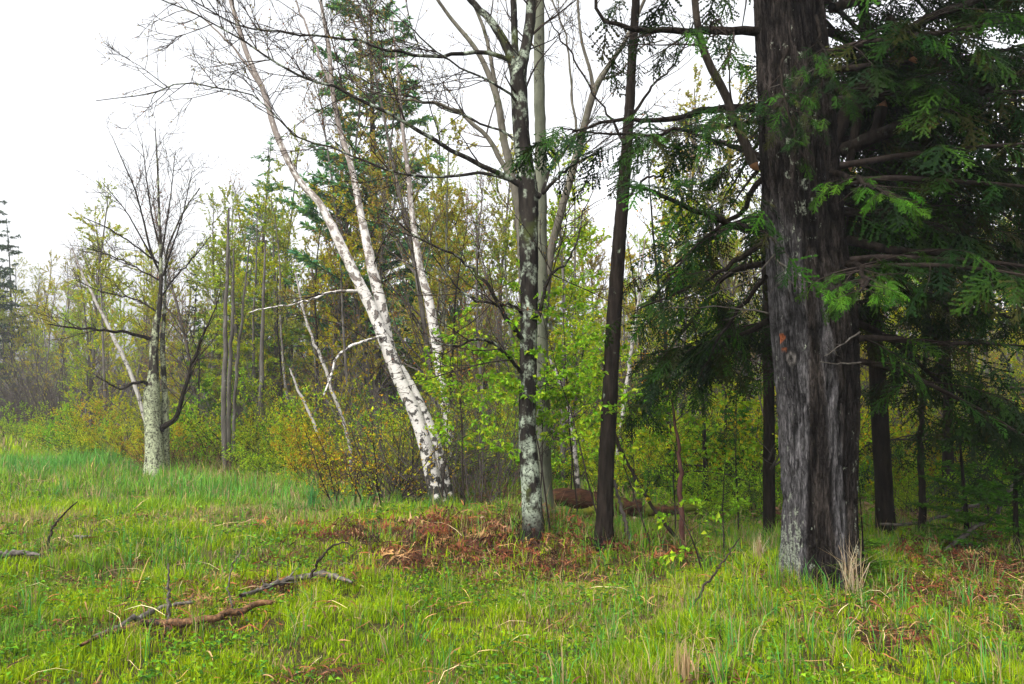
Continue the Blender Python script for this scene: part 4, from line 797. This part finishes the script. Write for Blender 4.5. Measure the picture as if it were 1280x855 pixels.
# ------------------------------------------------------------------ shrub / tree prototypes (shared meshes)
PROTO = {}
def proto(key, build):
    r = np.random.default_rng(abs(hash(key)) % 1 + sum(ord(c) * (i + 7) for i, c in enumerate(key))); PROTO[key] = [(n, mbd.mesh(key + '_' + n, n not in ('foliage',)), M[mt]) for n, mbd, mt in build(r) if mbd.n]
def place(key, name, label, cat, loc, rz, sc, group=None):
    root = thing(name, label, cat, loc, group, rz, sc)
    for n, me, mt in PROTO[key]: link(n, me, root, mat=mt)
    return root
def b_shrub(H, W, stems, cols, dens, ls, twm='twig', d2=7, k=1, rm=.0035):
    def f(r):
        a = r.uniform(0, 6.28, stems); rad = np.sqrt(r.uniform(0, 1, stems)) * W * .35; st = np.stack([np.cos(a) * rad, np.sin(a) * rad, np.full(stems, -.04)], 1)
        d = np.stack([np.cos(a) * .55, np.sin(a) * .55, np.full(stems, 1.)], 1) + .3 * r.normal(size=(stems, 3)); d[:, 2] = np.abs(d[:, 2])
        P = grow(st, d, H * r.uniform(.6, 1.1, stems), 8, .10, (0, 0, .1), r); R = np.full((stems, 1), .006 + .004 * H) * np.linspace(1, .25, 8)
        tw, fl = MB(), MB(); tw.tubes(P, R, 4)
        q1, s1 = shoots(P, R, dens=d2, t=(.15, 1), L=(.2 * H, .45 * H), N=5, ang=.65, wig=.12, bend=(0, 0, .2), rf=.5, rmin=rm, r=r); tw.tubes(q1, s1, 3)
        q2, s2 = shoots(q1, s1, dens=d2, t=(.2, 1), L=(.08 * H, .22 * H), N=4, ang=.7, wig=.12, bend=(0, 0, .1), rf=.7, rmin=rm * .85, r=r); tw.tubes(q2, s2, 3)
        if cols: [leafify(fl, q, dens, ls, (.5, .85), cols, r, n=k, spread=1.) for q in (P, q1, q2)]
        return [('stem_cluster', tw, twm), ('foliage', fl, 'leaf_far')]
    return f
def b_tree(H, R0, cols, dens, ls, barkm, lo=.25, d1=5., Lf=.22, d2=5., d3=4.5, lean=.05, spread=.75, twm='twig_grey', bend=(0, 0, .3), foldm='leaf_far'):
    def f(r):
        P = grow(A(0, 0, -.1)[None], A(r.normal() * lean, r.normal() * lean, 1)[None], A(H), 18, .03, (0, 0, .1), r); R = (R0 * np.linspace(1, .12, 18) ** .9)[None]
        tr, tw, fl = MB(), MB(), MB(); tr.tubes(P, R, 7, seam=True)
        q1, s1 = shoots(P, R, dens=d1, t=(lo, 1), L=(Lf * H * .6, Lf * H), N=7, ang=spread, wig=.08, bend=bend, rf=.45, rmin=.006, r=r, taper=.7); tw.tubes(q1, s1, 4)
        q2, s2 = shoots(q1, s1, dens=d2, t=(.15, 1), L=(.3, .9), N=5, ang=.7, wig=.12, bend=bend, rf=.6, rmin=.005, r=r); tw.tubes(q2, s2, 3)
        q3, s3 = shoots(q2, s2, dens=d3, t=(.2, 1), L=(.15, .45), N=4, ang=.7, wig=.12, bend=bend, rf=.7, rmin=.004, r=r); tw.tubes(q3, s3, 3)
        if cols: [leafify(fl, q, dens, ls, (.5, .85), cols, r, n=2, spread=1.1) for q in (q1, q2, q3)]
        return [('trunk', tr, barkm), ('twig_spray', tw, twm), ('foliage', fl, foldm)]
    return f
def b_conifer(H, R0, W, cols, d1=5., lo=.08, up=.0, tuft=(.10, .22), dens=16, slope=-.1, shape=1.0, barkm='bark_dark'):
    """whorled conifer: boughs carry flat side twigs clothed with needle blades"""
    def f(r):
        P = grow(A(0, 0, -.1)[None], A(0, 0, 1.)[None], A(H), 16, .012, (0, 0, 0), r); R = (R0 * np.linspace(1, .06, 16))[None]
        tr, tw, fl = MB(), MB(), MB(); tr.tubes(P, R, 7, seam=True)
        K = int(H * d1 * (1 - lo)); t = np.sort(1 - (1 - lo) * r.uniform(0, 1, K) ** .8); a = r.uniform(0, 6.28, K); p, tg, i = sample(P, np.zeros(K, int), t)
        ln = W * np.clip((1 - t) / (1 - lo), .03, 1) ** shape * r.uniform(.65, 1.1, K) + .08
        Q = grow(p, np.stack([np.cos(a), np.sin(a), slope + up * t], 1), ln, 7, .04, (0, 0, .35), r); S = (ln * .011 + .003)[:, None] * np.linspace(1, .2, 7); tw.tubes(Q, S, 4)
        q2, s2 = shoots(Q, S, dens=6.5, t=(.12, 1), L=(.18 * W, .42 * W), N=4, ang=.9, wig=.06, bend=(0, 0, -.1), rf=.5, rmin=.003, r=r, flat=.85, taper=.75); tw.tubes(q2, s2, 3)
        for q in (Q, q2): leafify(fl, q, dens, tuft, (.22, .4), cols, r, t=(.05, 1), droop=-.05, spin=.8, n=2, spread=.55)
        leafify(fl, P[:, -5:], 20, tuft, (.2, .35), cols, r, n=2, spread=.7)
        return [('trunk', tr, barkm), ('bough_spray', tw, 'twig'), ('foliage', fl, 'needle_far')]
    return f
FAR = [(.33, .36, .03), (.38, .37, .04), (.24, .30, .03), (.40, .32, .06), (.28, .36, .04)]
proto('aspenA', b_tree(9.5, .085, FAR, 36, (.03, .07), 'bark_grey', lo=.2, spread=.7))
proto('aspenB', b_tree(8.0, .07, FAR, 42, (.03, .07), 'bark_aspen', lo=.12, spread=.8))
proto('aspenC', b_tree(7.0, .055, YG, 44, (.03, .065), 'bark_grey', lo=.06, spread=.85, Lf=.25))
proto('birchA', b_tree(8.5, .06, FAR, 26, (.03, .06), 'birch_thin', lo=.35, spread=.6, lean=.14))
proto('bareA', b_tree(8.5, .06, BUD, 7, (.02, .04), 'bark_grey', lo=.2, spread=.6, d1=7, d2=6.5, d3=6))
proto('bareB', b_tree(6.0, .045, OCH, 3., (.025, .05), 'bark_dark', lo=.15, spread=.7, twm='twig'))
LARCH = [(.26, .42, .025), (.34, .46, .02), (.20, .37, .05), (.40, .46, .025)]
SPR = [(.028, .06, .028), (.04, .08, .03), (.022, .05, .028)]
PINE = [(.08, .24, .10), (.11, .27, .09), (.065, .20, .095), (.18, .32, .06)]
proto('larch', b_conifer(10, .09, 1.5, LARCH, d1=7, lo=.1, tuft=(.06, .14), dens=26, slope=.05, barkm='bark_grey'))
proto('spruce', b_conifer(11, .11, 1.7, SPR, d1=6.5, lo=.03, tuft=(.08, .18), dens=28, slope=-.15, shape=.85))
proto('fir', b_conifer(4.5, .05, 1.0, [(.045, .14, .008), (.06, .18, .010), (.035, .11, .008)], d1=9, lo=.04, tuft=(.06, .13), dens=34, slope=-.05))
proto('pine', b_conifer(11, .13, 2.0, PINE, d1=11, lo=.2, tuft=(.07, .15), dens=36, slope=.3, shape=.6))
proto('pine_young', b_conifer(11, .11, 1.7, PINE, d1=11, lo=.1, tuft=(.06, .14), dens=34, slope=.4, shape=.95, barkm='bark_grey'))
proto('shrub_green', b_shrub(1.5, 1.8, 18, [(.24, .42, .012), (.18, .36, .012), (.34, .46, .02), (.15, .3, .012)], 34, (.025, .05), d2=9))
proto('shrub_yellow', b_shrub(1.8, 1.7, 16, YG + OCH[:2], 34, (.025, .055), d2=8))
proto('shrub_ochre', b_shrub(1.9, 1.5, 16, OCH + YG[:2], 8, (.03, .06), d2=6))
proto('shrub_bare', b_shrub(2.4, 2.0, 26, BUD, .8, (.015, .03), twm='twig_grey', d2=8))
proto('brush_grey', b_shrub(4.0, 4.2, 75, None, 0, (.01, .02), twm='twig_plum', d2=4.0, rm=.009))
proto('brush_brown', b_shrub(1.2, 1.6, 24, [(.18, .09, .05), (.22, .13, .07), (.13, .13, .03)], 9, (.025, .05), twm='bark_red', d2=8))

EDGE = lambda px: float(np.interp(px, [-300, 0, 100, 170, 300, 440, 560, 700, 900, 1300, 1600], [42, 36, 29, 20.5, 18, 15, 13.5, 12.8, 12.2, 11.5, 11.5]))
rp = np.random.default_rng(2024)
ZONES = [(60, 'at the far end of the meadow'), (150, 'around the round leafless bush'), (235, 'behind the lichen covered tree'), (310, 'behind the trio of grey poles'), (400, 'behind the lone slim grey trunk'), (500, 'behind the leaning double birch'), (620, 'behind the slim single birch'),
         (700, 'behind the dark forked trunk'), (800, 'behind the black slender trunk'), (900, 'behind the reddish sapling stem'), (985, 'behind the slim black trunk'), (1085, 'behind the huge furrowed conifer'), (1170, 'behind the mossy shaded trunk'), (9999, 'behind the shaded young firs')]
def strew(key, name, label, cat, n, pxr, dy, sc, group, cap=None):
    """label: how the kind looks; the place is named by what stands before it"""
    px = pxr[0] + (np.arange(n) + rp.uniform(0, 1, n)) / n * (pxr[1] - pxr[0])
    for i in range(n):
        d = rp.uniform(*dy); Yy = EDGE(px[i]) + d; s = rp.uniform(*sc)
        if cap is not None: s = min(s, float(np.interp(px[i], *cap)) * rp.uniform(.85, 1.1))
        zone = next(z for lim, z in ZONES if px[i] < lim)
        where = '' if px[i] < 150 else ('deeper ' if d > (dy[0] + dy[1]) / 2 else 'close ')
        place(key, name, label + ' ' + where + zone, cat, at(px[i], Yy, .05), rp.uniform(0, 6.28), (s * rp.uniform(.9, 1.1), s * rp.uniform(.9, 1.1), s), group)
TALL = ([-200, 200, 270, 330, 420, 560, 620, 700, 1400], [1.0, .85, .8, 1.05, 1.25, 1.15, .9, .8, .85])
def one(key, name, label, cat, px, Y, top=None, s=None, rz=0., H=1., group=None, wide=1.):
    loc = at(px, Y, .05)
    if top is not None: s = (pt(px, top, Y)[2] - loc[2]) / H
    return place(key, name, label, cat, loc, rz, (s * wide, s * wide, s), group)
# named trees of the skyline
one('pine_young', 'tall_pine', 'pointed blue green pine top rising above the yellow green saplings beyond the grey poles', 'tree', 320, 24, top=165, H=11, rz=.5, wide=1.25)
one('pine', 'tall_pine', 'tall pine with dark straight trunk and sparse needles behind the leaning birches', 'tree', 471, 21, top=-60, H=11, rz=2.2, wide=1.15)
one('larch', 'larch_tree', 'fresh yellow green larch spire behind the slim white birch', 'tree', 572, 25, top=215, H=10, rz=1.)
one('larch', 'larch_tree', 'soft yellow green larch just under the pointed blue green pine', 'tree', 300, 21, top=262, H=10, rz=3., wide=1.6)
one('larch', 'larch_tree', 'bushy yellow larch in front of the pointed blue green pine', 'tree', 345, 22, top=250, H=10, rz=4., wide=1.6)
one('larch', 'larch_tree', 'loose yellow green larch seen between the two leaning birch trunks', 'tree', 425, 23, top=205, H=10, rz=5., wide=1.5)
one('larch', 'larch_tree', 'soft larch crown between the slim birch and the dark forked trunk', 'tree', 612, 22, top=260, H=10, rz=2.4, wide=1.4)
one('spruce', 'dark_spruce', 'small dark spruce top above the far tree line at the field end', 'tree', 20, 46, top=272, H=11, rz=0)
one('spruce', 'dark_spruce', 'tallest dark spruce half cut off at the far end of the field', 'tree', -8, 44, top=225, H=11, rz=1.3)
one('spruce', 'dark_spruce', 'dark spruce spire behind the fork of the lichen covered tree', 'tree', 236, 30, top=322, H=11, rz=2.1)
one('spruce', 'dark_spruce', 'slim dark spruce between the slim birch and the leaning double birch', 'tree', 495, 27, top=270, H=11, rz=2.9)
one('fir', 'young_fir', 'bright green young fir with level boughs before the lone slim grey trunk', 'tree', 318, 18.2, s=.42, rz=.3, wide=1.5)
one('fir', 'young_fir', 'young green fir in the shade right behind the lichen covered tree', 'tree', 250, 19.5, s=.85, rz=1.3)
one('fir', 'young_fir', 'low fir seedling with spreading boughs at the foot of the huge conifer', 'tree', 1072, 6.75, s=.21, rz=2.3, wide=1.4)
one('fir', 'young_fir', 'spreading low fir boughs in the shade beside the thin black stem', 'tree', 1200, 8.8, s=.38, rz=.9, wide=1.8)
one('fir', 'young_fir', 'dark young fir at the shaded end of the glade', 'tree', 1262, 8.2, s=.42, rz=3.9, wide=1.6)
one('fir', 'young_fir', 'young fir behind the red stemmed sapling in the shade', 'tree', 905, 12.5, s=.6, rz=5, wide=1.3)
one('brush_grey', 'bare_willow_bush', 'large round purple grey leafless bush at the far edge of the meadow', 'shrub', 85, 33, top=415, H=4.1, rz=.4, wide=1.15)
one('shrub_ochre', 'ochre_shrub', 'golden brown leafed shrub in front of the double birch foot', 'shrub', 462, 11.6, s=.9, rz=.2)
one('shrub_ochre', 'ochre_shrub', 'tallest golden leafed shrub with a reddish tip next to the birches', 'shrub', 492, 12.4, s=1.0, rz=1.8)
one('shrub_ochre', 'ochre_shrub', 'small rusty shrub overhanging the meadow edge before the birches', 'shrub', 440, 11.9, s=.55, rz=3.1)
one('shrub_bare', 'bare_shrub', 'leafless dark twiggy shrub between the birch feet and the forked trunk', 'shrub', 600, 11.6, s=.75, rz=1.)
one('shrub_bare', 'bare_shrub', 'grey leafless thicket just left behind the double birch foot', 'shrub', 525, 12.6, s=.75, rz=2.)
for i, (px, Yy, s, k) in enumerate(((60, 27, 1.0, 0), (105, 24, 1.0, 0), (140, 21, 1.05, 0), (165, 19.5, .7, 1), (235, 18, .8, 1), (255, 17.5, .7, 0), (345, 16.8, .75, 0), (375, 15.8, .8, 0), (400, 15.2, .8, 1), (20, 30, 1., 0), (125, 26, 1.1, 1))):
    one(('shrub_green', 'shrub_yellow')[k], 'meadow_edge_shrub', ('round fresh green shrub along the meadow edge', 'loose yellow green shrub along the meadow edge')[k], 'shrub', px, Yy, s=s, rz=i * 1.1, group=('green shrubs along the meadow edge', 'yellow shrubs along the meadow edge')[k])
for i, (px, Yy, s) in enumerate(((215, 17.3, .8), (265, 16.9, .7), (310, 17, .7), (180, 20, .9), (420, 14.2, .7), (30, 32, 1.4), (545, 12.2, .6), (640, 11.3, .6))):
    one('brush_brown', 'brown_brush', 'low rusty brown bramble at the feet of the edge trees', 'shrub', px, Yy, s=s, rz=i * 1.7, group='low brown brambles along the wood edge')
# the wood behind, kind by kind
G = 'trees of the wood behind'
strew('aspenA', 'young_aspen', 'slender aspen with sparse spring leaves', 'tree', 44, (150, 1380), (3, 26), (.8, 1.35), 'tall aspens in the wood', TALL)
strew('aspenB', 'young_aspen', 'pale barked leafing aspen', 'tree', 40, (120, 1400), (2, 24), (.7, 1.05), 'pale aspens in the wood', TALL)
strew('aspenC', 'young_maple', 'low branching fresh leafed young tree', 'tree', 60, (180, 1400), (.8, 18), (.5, 1.), 'leafy young trees in the wood')
strew('birchA', 'far_birch', 'thin white stemmed birch', 'tree', 16, (150, 1300), (2, 18), (.7, 1.05), 'thin birches in the wood', TALL)
strew('bareA', 'bare_pole_tree', 'leafless grey pole tree', 'tree', 38, (240, 1400), (1.5, 20), (.7, 1.25), 'leafless grey trees in the wood', TALL)
strew('bareB', 'bare_sapling', 'dark twiggy sapling with few ochre buds', 'tree', 26, (330, 1400), (.3, 10), (.6, 1.0), 'dark twiggy saplings in the wood')
strew('shrub_yellow', 'understory_shrub', 'yellow green understory shrub', 'shrub', 50, (300, 1400), (.3, 9), (.7, 1.3), 'yellow green understory shrubs')
strew('shrub_bare', 'bare_understory_shrub', 'leafless grey understory shrub', 'shrub', 44, (230, 1400), (.5, 14), (.7, 1.3), 'leafless understory shrubs')
strew('spruce', 'wood_spruce', 'dark spruce in the wood', 'tree', 9, (180, 800), (9, 24), (.5, .75), 'dark spruces in the wood')
strew('shrub_green', 'fresh_understory_shrub', 'fresh green understory shrub', 'shrub', 55, (180, 1400), (.3, 14), (.8, 1.6), 'fresh green understory shrubs')
strew('brush_grey', 'grey_thicket', 'wide leafless grey thicket', 'shrub', 20, (-100, 1400), (6, 26), (.6, 1.0), 'grey thickets in the wood')
strew('larch', 'wood_larch', 'light green larch standing', 'tree', 8, (180, 720), (5, 18), (.6, .9), 'larches in the wood')
strew('shrub_green', 'glade_shrub', 'light green bush of the glade', 'shrub', 18, (790, 1330), (-1.6, 2.5), (.45, .9), 'light green bushes of the glade')
# far tree line at the end of the field
strew('aspenA', 'far_line_aspen', 'tall pale leafing tree in the tree line', 'tree', 22, (-120, 150), (4, 26), (.85, 1.1), 'far tree line aspens')
strew('aspenC', 'far_line_maple', 'rounded yellow green tree in the tree line', 'tree', 26, (-120, 160), (1, 18), (.8, 1.15), 'far tree line leafy trees')
strew('bareA', 'far_line_bare_tree', 'grey leafless tree in the tree line', 'tree', 10, (-120, 200), (2, 18), (.7, 1.1), 'far tree line leafless trees')
strew('spruce', 'far_line_spruce', 'dark spruce within the tree line', 'tree', 6, (-150, 60), (6, 18), (.5, .8), 'far tree line spruces')
# small hemlocks whose boughs hang in the shade
def b_hem(H, W):
    def f(r):
        P = grow(A(0, 0, -.1)[None], A(0, 0, 1.)[None], A(H), 14, .02, (0, 0, 0), r); R = (.016 * H * np.linspace(1, .1, 14))[None]; tr, tw, fl = MB(), MB(), MB(); tr.tubes(P, R, 8)
        K = int(H * 6); t = r.uniform(.12, 1, K); a = r.uniform(0, 6.28, K); p, _, _ = sample(P, np.zeros(K, int), t); ln = W * (1 - t * .85) * r.uniform(.6, 1.1, K)
        Q = grow(p, np.stack([np.cos(a), np.sin(a), np.full(K, .1)], 1), ln, 8, .05, (0, 0, -.5), r); S = (ln * .01 + .003)[:, None] * np.linspace(1, .2, 8); tw.tubes(Q, S, 4)
        hem_foliage(fl, tw, Q, S, r, dens=4., L=(.25 * W, .5 * W), size=(.22, .4), tpl=FRC, fd=7.)
        return [('trunk', tr, 'bark_dark'), ('bough_spray', tw, 'twig'), ('foliage', fl, 'needle')]
    return f
proto('hem', b_hem(5.5, 1.9))
one('hem', 'young_hemlock', 'dark young hemlock with tiered boughs behind the mossy trunk in the shade', 'tree', 1180, 11.2, s=1.0, rz=.4)
one('hem', 'young_hemlock', 'dark hemlock with drooping tiers closing the shaded end of the wood', 'tree', 1290, 10.3, s=1.1, rz=2.)
one('hem', 'young_hemlock', 'young hemlock with drooping boughs between the black trunk and the slim dark trunk', 'tree', 880, 11.5, s=.55, rz=3.3)

# ------------------------------------------------------------------ fallen wood
def stick(name, label, pl, mat, seed, cat='branch', Y=None, sub=2., subL=(.1, .3), N=16, side=8, jit=.008, lift=0., twm=None):
    """pl: (px, py, width_px, height above ground) with depth read from the ground below"""
    r = np.random.default_rng(seed); pts = []
    for p in pl:
        g0 = gp(p[0], p[1]) if Y is None else pt(p[0], p[1], Y); pts.append(np.append(g0 + A(0, 0, lift), p[2] / 2 / FPX * g0[1]))
    q = resample(pts, N * 2, jit, r); N = N * 2; P, R = q[:, :3], q[:, 3]
    if Y is None: P[:, 2] = np.maximum(P[:, 2], ground(P[:, 0], P[:, 1]) + .5 * R)
    base = P[0].copy(); root = thing(name, label, cat, base)
    m = MB(); R = R * (1 + .04 * r.normal(size=N)); m.tubes(P, R, side + 2, rough=.010, seed=seed); part('wood' if side > 6 else 'stem', m, M[mat], root, base)
    if sub:
        s = MB(); q1, s1 = shoots(P[None], R[None], dens=sub, t=(.1, 1), L=subL, N=5, ang=.8, wig=.15, bend=(0, 0, .1), rf=.4, rmin=.0025, r=r); s.tubes(q1, s1, 4)
        if s.n: part('side_twig', s, M[twm or mat], root, base)
    return root
M['fallen'] = bark('fallen_branch', (.07, .036, .020), (.22, .12, .06), lichen=(.032, .028, .026), lich=(.46, .54), lscale=9, sc=(30, 30, 30), bs=.5)
stick('fallen_branch', 'peeling orange brown dead branch lying across the grass in the foreground', [(100, 828, 3.5), (128, 814, 5), (150, 808, 7), (185, 797, 8.5), (212, 797, 9), (225, 796, 11), (240, 795, 9), (268, 793, 8.5), (284, 786, 9), (304, 781, 8), (322, 772, 8), (340, 771, 5)], 'fallen', 201, lift=.10, sub=2.5)
stick('fallen_branch', 'darker forked dead branch lying behind the peeling orange brown one', [(115, 815, 4), (150, 800, 6), (180, 786, 7), (200, 775, 5), (240, 768, 4)], 'dead_wood', 202, lift=.09, sub=4)
stick('fallen_branch', 'black lichened dead branch in the rusty bracken with an arching twig over it', [(300, 760, 5), (330, 750, 6), (365, 737, 7), (400, 732, 8), (425, 736, 6), (440, 742, 2.5)], 'dead_wood', 203, lift=.09, sub=3)
stick('fallen_log', 'short grey dead log end lying in the grass at the field side', [(-60, 706, 8), (-20, 704, 8), (20, 702, 7), (40, 703, 5), (50, 704, 2)], 'dead_wood', 204, lift=.08, sub=0)
Yk = float(gp(65, 692)[1])
stick('arched_twig', 'single dark twig bending up out of the grass near the grey log end', [(66, 696, 3.4), (61, 680, 3.2), (66, 662, 3), (78, 644, 2.4), (97, 627, 1.4)], 'twig', 205, Y=Yk, side=6, sub=.5)
Yk = float(gp(388, 735)[1])
stick('arched_twig', 'dark twig arching over the black lichened branch', [(384, 738, 3.6), (392, 712, 3.4), (404, 694, 3), (418, 682, 2.4), (432, 678, 1.8), (441, 684, 1.2)], 'twig', 206, Y=Yk, side=6, sub=.5)
Yk = float(gp(211, 788)[1])
stick('upright_twig', 'pale upright bare twig standing behind the peeling branch', [(209, 792, 4), (211, 765, 4), (211, 740, 3.2), (210, 704, 1.8)], 'dead_wood', 207, Y=Yk, side=6, sub=2, subL=(.05, .12))
Yk = float(gp(288, 778)[1])
stick('upright_twig', 'thin grey curved twig standing at the thin end of the peeling branch', [(288, 782, 2.4), (289, 755, 2.2), (286, 730, 2), (292, 705, 1.6), (305, 684, 1)], 'dead_wood', 208, Y=Yk, side=6, sub=2, subL=(.05, .15))
stick('grey_stick', 'short pale stick lying on the meadow near the dark bending twig', [(93, 676, 3), (104, 677, 4), (112, 676, 3)], 'dead_wood', 209, lift=.05, sub=0)
Yk = float(gp(700, 668)[1]) + 1.6
stick('rotten_log', 'reddish brown rotten fallen log lying behind the black slender trunk', [(690, 622, 20), (715, 622, 24), (750, 630, 26), (790, 636, 20), (830, 638, 14), (870, 634, 9)], 'rot_log', 210, cat='log', Y=Yk, sub=0, side=12, N=24, jit=.012)
stick('mossy_log', 'yellow green moss covered thin log resting against the rotten log', [(690, 652, 5), (715, 645, 10), (738, 638, 10), (760, 632, 7)], 'moss_log', 211, cat='log', Y=Yk - .5, sub=0, side=10)
Yk = float(gp(1175, 690)[1])
stick('dead_bough', 'silver grey fallen bough angling up out of the shaded bracken', [(1155, 698, 3), (1180, 690, 5), (1205, 668, 6), (1225, 655, 5), (1243, 645, 4.6), (1262, 615, 6), (1275, 596, 5), (1300, 570, 4)], 'dead_wood', 212, Y=Yk, sub=4, subL=(.15, .5))
stick('dead_bough', 'thin grey dead bough lying level among the fir seedlings', [(1100, 655, 3), (1140, 655, 4), (1180, 645, 4), (1215, 632, 4), (1250, 618, 3)], 'dead_wood', 213, Y=Yk + .9, sub=5, subL=(.15, .45))
Yk = float(gp(780, 690)[1]) + .5
stick('leaning_stick', 'dark bare stem leaning left between the black trunk and the reddish stem', [(845, 672, 5), (820, 640, 4.5), (795, 600, 4), (775, 560, 4), (765, 530, 3)], 'twig', 214, Y=Yk, side=6, sub=2)
stick('leaning_stick', 'grey stick leaning beside the foot of the black slender trunk', [(790, 683, 6), (782, 655, 5), (775, 630, 4), (768, 600, 3)], 'twig_grey', 215, Y=Yk - .2, side=6, sub=1.5)
stick('leaning_stick', 'thin dark rod rising out of the foreground grass toward the big conifer', [(858, 770, 3), (880, 735, 3), (905, 700, 2.4), (925, 672, 1.4)], 'twig', 216, Y=float(gp(860, 772)[1]), side=6, sub=2, subL=(.08, .2))
# dry tufts
def dry_tuft(label, base, h, n, seed, cols, lean=.25, name='dry_grass_tuft'):
    r = np.random.default_rng(seed); root = thing(name, label, 'grass tuft', base); g = MB(); x = base[0] + r.normal(0, .03, n); y = base[1] + r.normal(0, .03, n)
    blades(g, x, y, h * r.uniform(.5, 1.1, n), r.uniform(.004, .008, n), colmix(cols, n, r), r, lean); part('blade_cluster', g, M['grass'], root, base, smooth=False)
TANC = [(.5, .42, .28), (.42, .33, .2), (.36, .26, .13)]
dry_tuft('pale dry grass tuft drooping before the slim black trunk', gp(948, 708), .34, 90, 221, TANC, .3)
dry_tuft('tall pale straw clump at the lichened foot of the huge conifer', gp(1065, 745), .5, 70, 222, TANC, .4)
dry_tuft('tan seed head clump standing in the foreground grass', gp(856, 862), .30, 80, 223, [(.3, .2, .1), (.4, .29, .15)], .15)
dry_tuft('deep green spiky rush tuft at the meadow edge before the ochre shrub', gp(390, 640), .45, 140, 224, [(.05, .19, .05), (.07, .22, .05)], .25, 'rush_tuft')
dry_tuft('green rush tuft close to the golden shrub in the meadow corner', gp(417, 632), .36, 100, 225, [(.05, .19, .05), (.09, .22, .05)], .3, 'rush_tuft')

g = MB(); r = np.random.default_rng(61)
for px_, py_, R_, n_ in ((1022, 715, .40, 420), (668, 668, .15, 220), (682, 655, .14, 160), (754, 679, .13, 220), (552, 632, .17, 240), (572, 612, .12, 120), (194, 594, .22, 200), (962, 680, .10, 160), (853, 692, .05, 90), (1106, 662, .14, 150), (1154, 672, .07, 100)):
    c = gp(px_, py_); a = r.uniform(0, 6.28, n_); q = R_ * r.uniform(.75, 1.9, n_); dead = r.uniform(size=n_) < .35
    col = np.where(dead[:, None], C_TAN * .7, np.where((r.uniform(size=n_) < .5)[:, None], C_DEEP, C_BLUE * .8)) * r.uniform(.6, 1.2, (n_, 1))
    blades(g, c[0] + np.cos(a) * q, c[1] + np.sin(a) * q, r.uniform(.08, .30, n_), r.uniform(.004, .008, n_), col, r, .6)
    m = n_ // 2; a = r.uniform(0, 6.28, m); q = R_ * r.uniform(.9, 1.6, m); p = np.stack([c[0] + np.cos(a) * q, c[1] + np.sin(a) * q, ground(c[0] + np.cos(a) * q, c[1] + np.sin(a) * q) + r.uniform(.0, .05, m)], 1)
    g.leaves(p, r.normal(size=(m, 3)) * A(1, 1, .4), r.uniform(.05, .12, m), r.uniform(.02, .05, m), colmix(RU[:5], m, r), r=r)
go = link('trunk_foot_grass', g.mesh('trunk_foot_grass'), mat=M['grass'], kind='stuff'); go['label'] = 'uncut grass and dead leaves gathered around the feet of the trunks'; go['category'] = 'grass'
# ------------------------------------------------------------------ damp air over the meadow
hm, nt, b = mat_base('haze_air'); nt.nodes.remove(b); pv = nt.nodes.new('ShaderNodeVolumePrincipled')
pv.inputs['Color'].default_value = (.93, .95, 1, 1); pv.inputs['Density'].default_value = .0011; pv.inputs['Anisotropy'].default_value = .2
nt.links.new(pv.outputs[0], nt.nodes['Material Output'].inputs['Volume'])
hb = MB(); x0, x1, y0, y1, zl, zh = -153, 153, -63, 193, -1.3, 19
hb.add([(x0, y0, zl), (x1, y0, zl), (x1, y1, zl), (x0, y1, zl), (x0, y0, zh), (x1, y0, zh), (x1, y1, zh), (x0, y1, zh)], q=[(3, 2, 1, 0), (4, 5, 6, 7), (0, 1, 5, 4), (1, 2, 6, 5), (2, 3, 7, 6), (3, 0, 4, 7)])
link('haze', hb.mesh('haze', False), mat=hm, kind='stuff')['label'] = 'thin pale mist hanging in the air over the meadow and wood'
